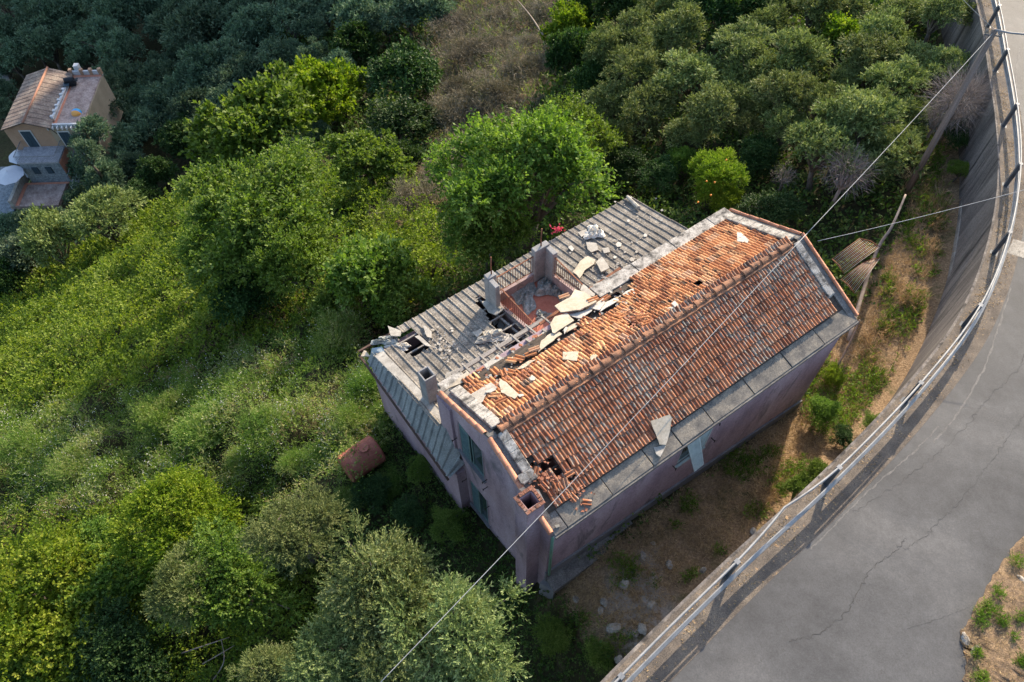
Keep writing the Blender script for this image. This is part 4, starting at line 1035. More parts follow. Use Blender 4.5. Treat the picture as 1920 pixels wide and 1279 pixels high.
slab([(1000, 800), (1065, 835), (1060, 850), (1010, 822)], Z1, 'pale plank lying on the fallen sheet by the terrace', M_BOARD, 'annex', .16)
slab([(1065, 1000), (1115, 935), (1125, 945), (1075, 1025)], Z1, 'leaning triangular sheet inside the hole beside the terrace', M_SLABG, z=1.2, tilt=.3)
slab([(560, 205), (640, 180), (560, 230)], (1240, 445, 3.4), 'white wedge by the concrete eaves joint', M_PLAST, 'annex', .1)
for (x, y, r, nm) in [(1210, 441, 4, 'upper'), (1160, 458, 6, 'middle'), (1185, 486, 5, 'lower'), (1153, 482, 3.5, 'smallest'), (848, 620, 2.5, 'lone'), (826, 655, 4, 'flat'), (1178, 414, 3, 'topmost')]:
    slab([(x - r, y), (x - r * .3, y - r * .8), (x + r, y - r * .4), (x + r * .7, y + r * .6), (x - r * .4, y + r * .8)], (0, 0, 1), {'upper': 'pale chip near the top right of the annex roof', 'middle': 'cream flake in a valley right of the white plastic heap', 'lower': 'sandy flake near where annex meets concrete eaves', 'smallest': 'smallest sandy pebble right of the round grey stone', 'lone': 'lone pale ring-shaped chip on the left annex roof', 'flat': 'flat oval flake left of the terrace shadow', 'topmost': 'topmost tiny chip on the annex roof beyond the plastic heap'}[nm], M_SLABG if nm in ('flat', 'lower') else M_PLAST, 'annex', .09, .03, name='stone_chip', group='stone chips on the annex roof', cat='chip')

# crumpled plastic sheets
def crumple(px, kind, label, mat, rad, z=None, hgt=.16, name='crumpled_sheeting', cat='sheeting', seed=1):
    rg_ = random.Random(seed); n = 16; c = at_uv(px[0], px[1], z) if z is not None else at_roof(px[0], px[1], kind, .06)
    c = Vector(hw(c)); vs = []; fs = []
    for i in range(n + 1):
        for j in range(n + 1):
            a, b = (i / n - .5) * 2, (j / n - .5) * 2; r = max(abs(a), abs(b)); 
            ang = math.atan2(b, a); rr = (1 + .25 * math.sin(ang * 3 + seed) + .12 * math.sin(ang * 7)) * r
            x, y = rr * math.cos(ang) * rad[0], rr * math.sin(ang) * rad[1]
            h = (abs(mnoise.noise(Vector((a * 2.2 + seed, b * 2.2, seed)))) * 1.6 + abs(mnoise.noise(Vector((a * 6, b * 6, seed * 3)))) * .5) * hgt * (1 - r ** 3 * .9) + .01
            zz = 0
            if z is None:
                q = to_uv(c.x + x, c.y + y); zz = zroof(q[1], kind) - zroof(to_uv(c.x, c.y)[1], kind)
            vs.append((x, y, h + zz))
    for i in range(n):
        for j in range(n): k = i * (n + 1) + j; fs.append((k, k + 1, k + n + 2, k + n + 1))
    o = MB().add(vs, fs).build(name, mat, smooth=False); o.location = c; tag(o, label, cat)
    s = o.modifiers.new('solid', 'SOLIDIFY'); s.thickness = .006; return o
M_PLSTC = mat_rough('dirty_white_plastic', [(.3, (.44, .41, .36)), (.7, (.72, .69, .63))], 5, 24, .2, .5, .3, .01, ((.2, .18, .15), .62), 4)
M_TARP = mat_rough('mouldy_grey_tarp', [(.3, (.12, .13, .12)), (.5, (.24, .25, .23)), (.75, (.46, .46, .43))], 5, 24, .4, .7, .5, .01)
crumple((1113, 437), 'annex', 'bulging white plastic heap on the corrugated annex roof', M_PLSTC, (.36, .40), hgt=.30, seed=3)
crumple((985, 553), 'annex', 'grey mouldy tarp lying across the red terrace floor', M_TARP, (.42, .75), z=.97, hgt=.14, seed=5)
crumple((1036, 533), 'annex', 'tangled grey and white sheeting in the far terrace corner', M_TARP, (.62, .60), z=.97, hgt=.34, seed=9)
crumple((1052, 548), 'annex', 'crumpled sheet against the right terrace railing', M_TARP, (.4, .35), z=.97, hgt=.28, seed=12)
crumple((1018, 592), 'annex', 'small grey rag at the terrace edge under the boards', M_TARP, (.28, .22), z=.97, hgt=.10, seed=14)
crumple((722, 640), 'annex', 'rolled grey membrane at the left annex corner', M_TARP, (.45, .18), z=1.12, hgt=.16, seed=16)
crumple((748, 652), 'annex', 'pale torn roll inside the hole of the left annex end', M_PLSTC, (.40, .16), z=1.05, hgt=.2, seed=18)
crumple((925, 632), 'annex', 'heap of grey shards left of the hole beside terrace', M_SLABG, (.55, .3), hgt=.14, seed=22, name='rubble_heap', cat='rubble')

# crumbs of tile, mortar and sheet round the collapse: far too many to count
def crumbs(name, zones, mat, n, label, seed, smin=.015, smax=.06):
    rg_ = random.Random(seed); mb = MB()
    for k in range(n):
        x0, y0, x1, y1, sp, kind = rg_.choice(zones); t = rg_.random(); x = x0 + (x1 - x0) * t + rg_.gauss(0, sp); y = y0 + (y1 - y0) * t + rg_.gauss(0, sp)
        c = hw(at_roof(x, y, kind, .075)); s_ = rg_.uniform(smin, smax); m = rg_.randint(3, 5); a0 = rg_.uniform(0, 6.28)
        if kind == 'annex' and in_terr(*at_roof(x, y, kind, 0)[:2]): continue
        if kind == 'annex' and any(inpoly(np.array([[x, y]]), h)[0] for h in HOLE_ANX): continue
        P_ = [(c[0] + s_ * rg_.uniform(.6, 1.3) * math.cos(a0 + 6.28 * q / m), c[1] + s_ * rg_.uniform(.6, 1.3) * math.sin(a0 + 6.28 * q / m), c[2] + rg_.uniform(-.01, .02)) for q in range(m)]
        mb.prism(P_, rg_.uniform(.01, .03))
    o = mb.build(name, mat); fix_normals(o); o['kind'] = 'stuff'; tag(o, label); return o
crumbs('tile_crumbs', [(1180, 560, 1000, 690, 14, 'far'), (1000, 690, 890, 740, 10, 'far'), (1170, 600, 1215, 600, 10, 'far'), (1000, 880, 1100, 940, 14, 'near')], M_BRICK, 330, 'orange crumbs of broken tile round the collapsed eaves and near the chimney', 3)
crumbs('plaster_crumbs', [(1190, 540, 880, 730, 12, 'far'), (1180, 500, 1050, 560, 22, 'annex'), (900, 640, 980, 650, 20, 'annex'), (800, 625, 860, 660, 12, 'annex'), (1200, 420, 1130, 500, 40, 'annex')], M_SLABG, 420, 'pale crumbs of plaster and asbestos sheet on both roofs', 4)

# loose roof tiles, each a thing
def loose_tile(px, py, kind, rz, label, lift=.07, z=None, tilt=0):
    fl = .72 if kind == 'near' else .95
    c = at_uv(px, py, z) if z is not None else at_roof(px, py, kind, lift)
    mb = MB(); vs = []; m = len(PROF); L_ = .36
    for j in range(4):
        for (pu, pz) in PROF: vs.append(((pu - .118) * fl, (L_ * j / 3 - .18) * fl, pz))
    for j in range(4):
        for (pu, pz) in PROF: vs.append(((pu - .118) * fl, (L_ * j / 3 - .18) * fl, pz - .014))
    N_ = 4 * m; fs = []
    for j in range(3):
        for i in range(m - 1):
            a = j * m + i; fs += [(a, a + 1, a + m + 1, a + m), (N_ + a, N_ + a + m, N_ + a + m + 1, N_ + a + 1)]
    for i in range(m - 1): fs += [(i, N_ + i, N_ + i + 1, i + 1), (3 * m + i, 3 * m + i + 1, N_ + 3 * m + i + 1, N_ + 3 * m + i)]
    for j in range(3): fs += [(j * m, (j + 1) * m, N_ + (j + 1) * m, N_ + j * m), (j * m + m - 1, N_ + j * m + m - 1, N_ + (j + 1) * m + m - 1, (j + 1) * m + m - 1)]
    mb.add(vs, fs, random.Random(int(px * 7 + py)).random()); o = mb.build('loose_roof_tile', M_TILE_SUN if kind == 'far' else M_TILE_OLD); fix_normals(o)
    o.location = hw(c); base = math.atan2(He[1], He[0])
    pitch = 0 if z is not None else (math.atan(.45) if kind == 'far' else -math.atan(.487))
    o.rotation_euler = (Matrix.Rotation(base, 3, 'Z') @ Matrix.Rotation(-pitch + tilt, 3, 'X') @ Matrix.Rotation(rz, 3, 'Z')).to_euler()
    tag(o, label, 'roof tile', 'loose tiles on the roof'); return o
LT = [(1268, 530, 'far', .25, 'loose orange tile left of the hole in the upper orange slope'),
 (1112, 562, 'far', 1.3, 'orange tile lying on the largest cream board near its right end'), (1134, 560, 'far', 1.6, 'single orange tile at the end of the white plaster board'),
 (1058, 556, 'far', 1.25, 'brown tile on the upper left end of the largest cream board'),
 (1168, 592, 'far', 1.4, 'first toppled tile of the cluster in mid slope'), (1182, 586, 'far', 1.1, 'tile pointing sideways at the middle of the mid slope cluster'), (1194, 598, 'far', 1.0, 'tile propped on edge at the right end of the mid slope cluster'),
 (1205, 594, 'far', .9, 'slanting tile closest to the ridge in the mid slope cluster'), (1212, 606, 'far', 1.2, 'tile just under the ridge beside the cluster'), (1158, 604, 'far', .2, 'tile below the mid slope cluster, still lying flat'),
 (1100, 600, 'far', .3, 'tile heap piece under the white boards, upper'), (1096, 606, 'far', -.4, 'tile heap piece under the white boards, lower'),
 (960, 676, 'far', .5, 'upper left tile of the stacked pair near the eaves break'), (974, 672, 'far', .45, 'second tile stacked by the eaves break, pale orange'), (1002, 655, 'far', 1.2, 'sooty tile on top of the stack by the eaves break'),
 (995, 664, 'far', 1.25, 'dark brown tile under the sooty one at the stack'), (929, 697, 'far', .0, 'upright orange tile beside the gutter beam'), (958, 698, 'far', .3, 'tile leaning at the break left of the stack'), (945, 700, 'far', -.3, 'tile half buried between upright tile and stack'),
 (928, 742, 'far', .8, 'split tile under the cream pointed slab'), (940, 752, 'far', 1.3, 'tile fragment pinned by the cream pointed slab'), (906, 722, 'far', .3, 'tile beside the greyish cracked slab'),
 (1060, 905, 'near', -.3, 'bright red tile right of the black hole'), (1075, 932, 'near', .2, 'tile slipped toward the eaves right of the chimney'),
 (1100, 942, 'near', .9, 'tile lying on the eaves slab by the near chimney'), (1005, 884, 'near', -.8, 'broken tile at the end of the gable coping'), (1068, 888, 'near', 1.5, 'tile hanging into the small second hole'),
 (1020, 912, 'near', .2, 'tile fragment right behind the chimney rim'), (1045, 915, 'near', -.2, 'pale tile fragment below the black hole')]
for k, (x, y, kd, rz, lb) in enumerate(LT): loose_tile(x, y, kd, rz, lb, .05 + (.05 if k in (1, 2, 3, 14) else 0) + (.12 if k in (1, 3) else 0), None, .1 * math.sin(k * 2.1))
# broken rim bits near the chimney
slab([(500, 515), (535, 500), (550, 512), (525, 535)], (840, 780, 3.764), 'whitish stone chip behind the near chimney', M_COPE, 'near', .16, .05)
slab([(612, 515), (640, 520), (680, 600), (665, 608)], (840, 780, 3.764), 'narrow pale stone bar along the near chimney', M_COPE, 'near', .18, .06)
slab([(490, 420), (545, 390), (578, 445), (540, 475), (515, 470)], (840, 780, 3.764), 'broken white block at the lower end of gable coping', M_COPE, 'near', .18, .08)

# ================================================================== OTHER THINGS
# rusty tank in the weeds
tz = at(680, 868, -3.3)
M_TANK = mat_rough('rusty_red_tank', [(.3, (.22, .07, .045)), (.5, (.31, .105, .07)), (.7, (.40, .16, .11))], 2, 24, .25, .75, .3, .006, ((.12, .06, .045), .62), 3)
tank = empty('rusty_tank', (tz[0], tz[1], -3.45), R(38), 'rust red horizontal steel tank overgrown in the weeds beside the house', 'tank')
mb = MB(); prof_ = [(-.72, .02), (-.72, .52), (-.68, .58), (.70, .58), (.76, .50), (.76, .02)]; mb.tube([(a, 0, .5) for a, b in prof_], [b for a, b in prof_], 28, True); mb.build('shell', M_TANK, tank, smooth=False)
mb = MB()
for x in (-.45, .0, .45): mb.tube([(x, 0, .5), (x + .03, 0, .5)], .588, 28, True)
mb.build('band', M_TANK, tank)
MB().tube([(.25, 0, 1.06), (.25, 0, 1.15), (.25, 0, 1.155), (.25, 0, 1.17)], [.16, .16, .19, .18], 18).build('hatch', M_TANK, tank)
MB().tube([(-.1, .1, 1.04), (-.1, .1, 1.22), (-.05, .02, 1.26)], .025, 8).build('pipe_stub', M_RUST, tank)
for x in (-.55, .55): MB().box(x - .05, x + .05, -.35, .35, -.4, .12).build('cradle', M_RUST, tank)

# utility pole, leaning, with cables
P_top = at_road(1866, 56, 0); 
b0, _t = ground_pt(1694, 372)
# point 8 m above the foot that projects where the pole head stands
best = None
for h in np.arange(6, 11, .05):
    q = at(1866, 56, b0[2] + h); d = np.hypot(q[0] - b0[0], q[1] - b0[1])
    if best is None or d < best[0]: best = (d, h, q)
ptop = best[2]
M_POLE = mat_rough('weathered_pole_wood', [(.3, (.11, .085, .07)), (.7, (.24, .19, .16))], 3, 30, .3, .9, .5, .01, None, 1, (3, 3, .2))
pole = empty('utility_pole', b0, 0, 'tall weathered wooden utility pole leaning towards the road through dead brush', 'pole')
dv_ = np.array(ptop) - b0
MB().tube([(0, 0, -.5), tuple(dv_ * .5), tuple(dv_)], [.15, .125, .10], 12).build('shaft', M_POLE, pole, smooth=True)
MB().tube([tuple(dv_ + np.array([-.25, .1, -.25])), tuple(dv_ + np.array([.28, -.1, -.2]))], .03, 8).build('cross_iron', M_POST, pole)
for k, (dx, dy) in enumerate([(-.22, .09), (.24, -.09), (0, .14)]): MB().tube([tuple(dv_ + np.array([dx, dy, -.2])), tuple(dv_ + np.array([dx, dy, -.1])), tuple(dv_ + np.array([dx, dy, -.02]))], [.03, .045, .02], 10).build('insulator', M_CONC, pole)
M_WIRE = mat_rough('pale_cable', [(.3, (.30, .30, .29)), (.7, (.42, .42, .41))], 3, 20, .1, .6, .1, .002)
def cable(A, B, sag, rad, label, mid=None):
    pts = []
    for k in range(25):
        t = k / 24; p = np.array(A) * (1 - t) + np.array(B) * t; p[2] -= sag * 4 * t * (1 - t); pts.append(p)
    o = np.array(pts[0]); c = MB().tube([tuple(p - o) for p in pts], rad, 6).build('overhead_cable', M_WIRE, None, smooth=True); c.location = tuple(o); tag(c, label, 'cable', 'overhead cables'); return c
gpk = np.array(hw(at_uv(1513, 438, 5.75)))
cable(ptop + np.array([0, 0, -.1]), gpk, .10, .009, 'pale cable from the pole head to the house ridge end')
far_end = at(690, 1304, 5.0); cable(gpk, far_end, .12, .009, 'long pale cable crossing above the roof to the lower left')
cable(np.array(hw(at_uv(1533, 452, 5.2))), at(1985, 338, 6.0), .10, .008, 'thin cable from the gable across the retaining wall to the right')
cable(ptop, at(1770, -40, 9.0), .05, .009, 'cable leaving the pole head towards the top of the picture')
MB_ = MB().tube([tuple(ptop - ptop), tuple(at(1895, 62, ptop[2]) - ptop), tuple(at(1990, 70, ptop[2]) - ptop)], .035, 8).build('bracket_pipe', M_GALV, pole, smooth=True); MB_.location = tuple(dv_)

# leaning thin trunk and rods of the ruined pergola by the right gable
def gp(x, y, h): return ground_pt(x, y, h)[0]
M_DEAD = mat_rough('bleached_dead_wood', [(.3, (.17, .13, .10)), (.7, (.36, .29, .23))], 3, 30, .3, .9, .5, .01, None, 1, (1, 1, 1))
def stick(pts, r0, r1, label, name='dead_branch', cat='branch', group=None, mat=None):
    P = catmull([np.array(p) for p in pts], 5); n = len(P); o = P[0]
    c = MB().tube([tuple(p - o) for p in P], list(np.linspace(r0, r1, n)), 7).build(name, mat or M_DEAD, None, smooth=True); c.location = tuple(o); tag(c, label, cat, group); return c
stick([gp(1590, 640, .3), gp(1640, 480, 1.2), gp(1672, 425, 1.9), gp(1698, 365, 2.4)], .09, .04, 'long bleached trunk leaning from the house corner towards the pole', 'leaning_log', 'log')
stick([gp(1562, 700, .2), gp(1590, 650, 1.2), gp(1612, 600, 2.2)], .05, .03, 'brown stem rising beside the right corner of the house')
perg = empty('rusty_pergola', gp(1600, 500, 0), 0, 'collapsed pergola of thin rusty rods beside the right gable', 'pergola'); po_ = np.array(perg.location)
def rods(a0, a1, b0_, b1_, h0, h1, n, sidelab):
    A0, A1, B0, B1 = gp(*a0, h0), gp(*a1, h0), gp(*b0_, h1), gp(*b1_, h1)
    for k in range(n):
        t = k / (n - 1); p = A0 * (1 - t) + A1 * t; q = B0 * (1 - t) + B1 * t; mdl = (p + q) / 2 + np.array([0, 0, .03])
        MB().tube([tuple(p - po_), tuple(mdl - po_), tuple(q - po_)], .010, 5).build('rod', M_RODS[k % 2], perg, smooth=True)
    for (p, q) in ((A0, A1), (B0, B1)):
        m1 = (p + q) / 2 + np.array([0, 0, .10]); MB().tube([tuple(p - po_), tuple(m1 - po_), tuple(q - po_)], .018, 6).build('rail', M_RUST, perg, smooth=True)
M_RODS = [mat_rough('rust_rod', [(.3, (.30, .15, .09)), (.7, (.44, .26, .18))], 5, 30, .2, .8, .2, .003), mat_rough('pale_rod', [(.3, (.34, .29, .24)), (.7, (.48, .42, .36))], 5, 30, .2, .8, .2, .003)]
rods((1560, 486), (1582, 513), (1612, 447), (1650, 463), 1.3, 1.4, 14, 'upper')
rods((1577, 524), (1602, 550), (1618, 493), (1650, 484), 1.1, 1.2, 12, 'lower')

# stones and litter in the yard
def stone(px, py, r, label, mat=None, flat=.5, seed=0):
    import bmesh
    p, _t = ground_pt(px, py); bm = bmesh.new(); bmesh.ops.create_icosphere(bm, subdivisions=3, radius=1)
    for v in bm.verts:
        d = 1 + .35 * mnoise.noise(v.co * 1.3 + Vector((seed, px, py))) + .1 * mnoise.noise(v.co * 4 + Vector((seed, 3, 1))); v.co = Vector((v.co.x * r * 1.2, v.co.y * r * .9, v.co.z * r * flat)) * d
    me = bpy.data.meshes.new('stone'); bm.to_mesh(me); bm.free(); me.materials.append(mat or M_COPE); o = bpy.data.objects.new('stone', me); COL.objects.link(o)
    o.location = (p[0], p[1], p[2] + r * flat * .4); o.rotation_euler = (0, 0, px); tag(o, label, 'stone', 'stones in the yard')
for k, (x, y, r, lb) in enumerate([(1205, 1045, .14, 'pale round stone in the dry yard below the facade'), (1412, 997, .11, 'white stone with reddish stain at the wall edge of the yard'), (1205, 1180, .15, 'grey block right of the bare rock patch, lowest'), (1188, 1188, .13, 'grey block touching the lowest block'),
    (1220, 1135, .13, 'light stone at the right rim of the rock patch'), (1150, 1178, .17, 'flat pale slab of rock at the lower left rim'), (1133, 1130, .12, 'white splinter stone left of the rock patch'), (1126, 1145, .10, 'small white stone below the splinter stone'), (1255, 1060, .12, 'small grey stone between rock patch and guard rail'),
    (1317, 1070, .10, 'grey pebble close to the guard rail'), (1160, 1237, .12, 'white lump in the weeds by the guard rail'), (1225, 1020, .08, 'tiny grey pebble mid yard'), (1080, 1124, .10, 'white stone near the concrete footing'), (1170, 1095, .15, 'dark grey stone at the upper left of the rock patch')]):
    stone(x, y, r, lb, M_SLABG if k % 3 else M_CONC, .55, k)
for (x, y, lb) in [(1808 + 0, 1200, 'squared stone at the asphalt edge of the lower right verge'), (1826, 1222, 'long pale stone lying in the lower right verge'), (1912, 1090, 'grey rock under the tuft at the right frame edge')]:
    p = at_road(x, y); import bmesh
    bm = bmesh.new(); bmesh.ops.create_icosphere(bm, subdivisions=2, radius=1)
    for v in bm.verts: v.co = Vector((v.co.x * .17, v.co.y * .09, v.co.z * .07)) * (1 + .3 * mnoise.noise(v.co * 1.6 + Vector((x, y, 0))))
    me = bpy.data.meshes.new('stone'); bm.to_mesh(me); bm.free(); me.materials.append(M_COPE); o = bpy.data.objects.new('stone', me); COL.objects.link(o); o.location = (p[0], p[1], p[2] + .07); o.rotation_euler = (0, 0, x); tag(o, lb, 'stone', 'stones on the verge')
# sheet metal scrap beside the gable
s_ = slab([(0, 40), (20, 0), (45, -20), (50, 0), (25, 45)], (780, 870, 2.6), 'crumpled pale metal scrap in the shadow beside the gable', M_SLABG, z=-3.0, name='metal_scrap', group='scrap by the gable', cat='scrap')
del s_['group']
# ================================================================== VEGETATION
def unit(a): return a / (np.linalg.norm(a, axis=-1, keepdims=True) + 1e-9)
def leaves(rng, base, d, length, nl, ll, lw, spread=.8, start=.15, curl=0):
    """sprigs (base N x3, direction d) -> lens shaped leaves along them"""
    N = len(base); j = (np.arange(nl) + .5) / nl
    t = start + (1 - start) * (j[None, :] + rng.uniform(-.4 / nl, .4 / nl, (N, nl)))
    length = np.asarray(length).reshape(-1, 1) if hasattr(length, '__len__') else length
    L_ = (t * length)[..., None]
    pos = base[:, None, :] + d[:, None, :] * L_ + np.array([0, 0, -1]) * (curl * (L_ ** 2))
    ld = unit(d[:, None, :] + spread * rng.normal(0, 1, (N, nl, 3)))
    nn = unit(rng.normal(0, 1, (N, nl, 3)) + np.array([0, 0, .9]))
    sd = unit(np.cross(ld, nn))
    s = rng.uniform(.7, 1.25, (N, nl, 1))
    if hasattr(ll, '__len__'): ll = np.asarray(ll).reshape(-1, 1, 1)
    if hasattr(lw, '__len__'): lw = np.asarray(lw).reshape(-1, 1, 1)
    tip = pos + ld * ll * s; mid = pos + ld * ll * s * .5; w2 = sd * lw * s * .5
    V = np.stack([pos, mid + w2, tip, mid - w2], axis=2).reshape(-1, 3)
    r = (rng.uniform(0, 1, (N, 1)) * .6 + rng.uniform(0, 1, (N, nl)) * .4).reshape(-1)
    return V, r
def leaf_mesh(name, parts, mat):
    V = np.concatenate([p[0] for p in parts]); r = np.concatenate([p[1] for p in parts])
    q = np.arange(len(V), dtype=np.int32).reshape(-1, 4)
    me = fast_mesh(name, V, q, r); me.materials.append(mat); return me
def crown(seed, n_clump, n_sprig, n_leaf, ll, lw, clump_r=.30, sprig_l=.24, flat=.8, spread=.8, up=.35, curl=0, low=-.45, lump=.18, fill=.25):
    """unit crown (radius 1 round the origin) made of leafy clumps with gaps; returns parts and clump centres"""
    rng = np.random.default_rng(seed)
    c = []; nl_ = 8; lobes = []
    for k in range(nl_):
        a = 2 * math.pi * (k + rng.uniform(-.35, .35)) / nl_ * 1.0; e_ = rng.uniform(-.25, 1.1) if k % 2 else rng.uniform(-.1, .6)
        lobes.append((np.array([math.cos(a) * math.cos(e_), math.sin(a) * math.cos(e_), math.sin(e_)]) * rng.uniform(.30, .66), rng.uniform(.28, .48)))
    lobes.append((np.array([rng.uniform(-.2, .2), rng.uniform(-.2, .2), rng.uniform(.35, .6)]), .40)); tries = 0
    while len(c) < n_clump:
        tries += 1; lc, lr = lobes[rng.integers(0, len(lobes))]
        p = unit(rng.normal(0, 1, 3) + np.array([0, 0, .25]))
        if p[2] < low: continue
        q = lc + p * lr * (rng.uniform(.75, 1.05) if rng.uniform() > fill else rng.uniform(.1, .7)); q = q * np.array([1, 1, flat])
        if all(np.linalg.norm(q - k) > clump_r * .42 for k in c) or rng.uniform() < .12: c.append(q)
    c = np.array(c); V = []
    cr = clump_r * rng.uniform(.5, 1.25, n_clump) * .9
    idx = np.repeat(np.arange(n_clump), n_sprig); N = len(idx)
    out = unit(c[idx] + np.array([0, 0, .2])); rd = unit(rng.normal(0, 1, (N, 3)))
    rd = unit(rd + out * .55 + np.array([0, 0, up]))
    base = c[idx] + rd * (cr[idx] * rng.uniform(.25, .95, N) ** .6)[:, None]
    base[:, 2] = c[idx][:, 2] + (base[:, 2] - c[idx][:, 2]) * .85
    return leaves(rng, base, rd, sprig_l * rng.uniform(.5, 1.5, N), n_leaf, ll, lw, spread, curl=curl), c
def twigs(seed, n, ll, w_, r0=.1, r1=1.0, flat=.8):
    """dead twig ball: long thin blades radiating and forking"""
    rng = np.random.default_rng(seed); d = unit(rng.normal(0, 1, (n, 3)) + np.array([0, 0, .25])); 
    base = d * rng.uniform(r0, r1 * .75, (n, 1)) * np.array([1, 1, flat]); d2 = unit(d + .55 * rng.normal(0, 1, (n, 3)))
    return leaves(rng, base, d2, .01, 1, ll, w_, .15)
def trunk_mesh(name, seed, c, height, mat, r=.07, base_z=-1.6):
    rg_ = random.Random(seed); mb = MB(); fork = -.75 if height > 1 else -.5
    ln = (rg_.uniform(-.08, .08), rg_.uniform(-.08, .08))
    mb.tube([(0, 0, base_z - .6), (0, 0, base_z), (ln[0], ln[1], (base_z + fork) / 2), (ln[0] * 1.5, ln[1] * 1.5, fork)], [r * 1.5, r * 1.25, r, r * .85], 8)
    idx = list(range(len(c))); rg_.shuffle(idx)
    for k in idx[:24]:
        p = c[k]; m = Vector((p[0] * .35 + ln[0], p[1] * .35 + ln[1], fork + (p[2] - fork) * .35 + rg_.uniform(-.05, .1)))
        mb.tube([(ln[0] * 1.5, ln[1] * 1.5, fork - .03), m, (p[0] * .8, p[1] * .8, p[2] * .8), tuple(p * 1.16)], [r * .6, r * .42, r * .22, r * .05], 6, False)
    me_o = mb.build(name, mat, None, smooth=True); return me_o

# leaf colours (reflectance; the shaded olives have a shade tone mixed in)
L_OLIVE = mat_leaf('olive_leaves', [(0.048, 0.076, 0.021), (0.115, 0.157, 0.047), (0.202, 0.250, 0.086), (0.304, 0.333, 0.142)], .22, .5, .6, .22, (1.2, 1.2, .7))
L_OLIVED = mat_leaf('shade_tinted_olive_leaves', [(.034, .066, .038), (.075, .130, .075), (.13, .19, .11), (.20, .27, .16)], .22, .5, .4, .22, (1.0, 1.1, .8))  # copy of the olive leaf, coloured darker and bluer for the grove's shade
L_BROAD = mat_leaf('fresh_broad_leaves', [(0.039, 0.082, 0.013), (0.082, 0.148, 0.020), (0.142, 0.219, 0.037), (0.215, 0.291, 0.083)], .32, .42, .6, .15)
L_YELL = mat_leaf('yellow_green_leaves', [(0.056, 0.112, 0.009), (0.111, 0.179, 0.013), (0.180, 0.242, 0.021), (0.275, 0.315, 0.046)], .34, .45, .8, .12)
L_DARK = mat_leaf('dark_evergreen_leaves', [(.012, .034, .010), (.026, .060, .016), (.045, .09, .024), (.08, .13, .04)], .2, .42, .6, .2)
L_BRAMB = mat_leaf('bramble_leaves', [(0.032, 0.065, 0.013), (0.078, 0.135, 0.019), (0.147, 0.215, 0.029), (0.248, 0.300, 0.078)], .32, .6, .28, 0, None, 1.7)
L_WEED = mat_leaf('weed_blades', [(.040, .095, .014), (.095, .175, .030), (.16, .24, .052), (.24, .30, .10), (.42, .39, .20)], .3, .6, .35, .1, None, 1.7)
L_IVY = mat_leaf('ivy_ground', [(.020, .042, .009), (.045, .088, .017), (.085, .135, .03), (.14, .17, .05)], .22, .45, .7, .1)
L_STRAW = mat_leaf('dry_straw', [(.18, .125, .07), (.33, .235, .125), (.46, .34, .19), (.60, .46, .27)], .2, .8, .8, .0, (1.1, 1, .7))
L_BROWN = mat_leaf('dead_brush', [(.07, .075, .035), (.14, .13, .08), (.24, .205, .145), (.32, .285, .21)], .15, .8, .5, .15, (1, 1, .8), 1.5)
L_GRASS = mat_leaf('green_grass', [(.04, .09, .012), (.08, .15, .02), (.14, .21, .03), (.22, .26, .06)], .32, .55, .6, 0)
L_WHITE = mat_leaf('white_florets', [(.5, .5, .42), (.7, .7, .62)], .3, .7, 1, 0, (1, 1, 1))
M_BARK = mat_rough('bark', [(.3, (.06, .05, .042)), (.7, (.15, .125, .10))], 5, 30, .3, .95, .5, .02)

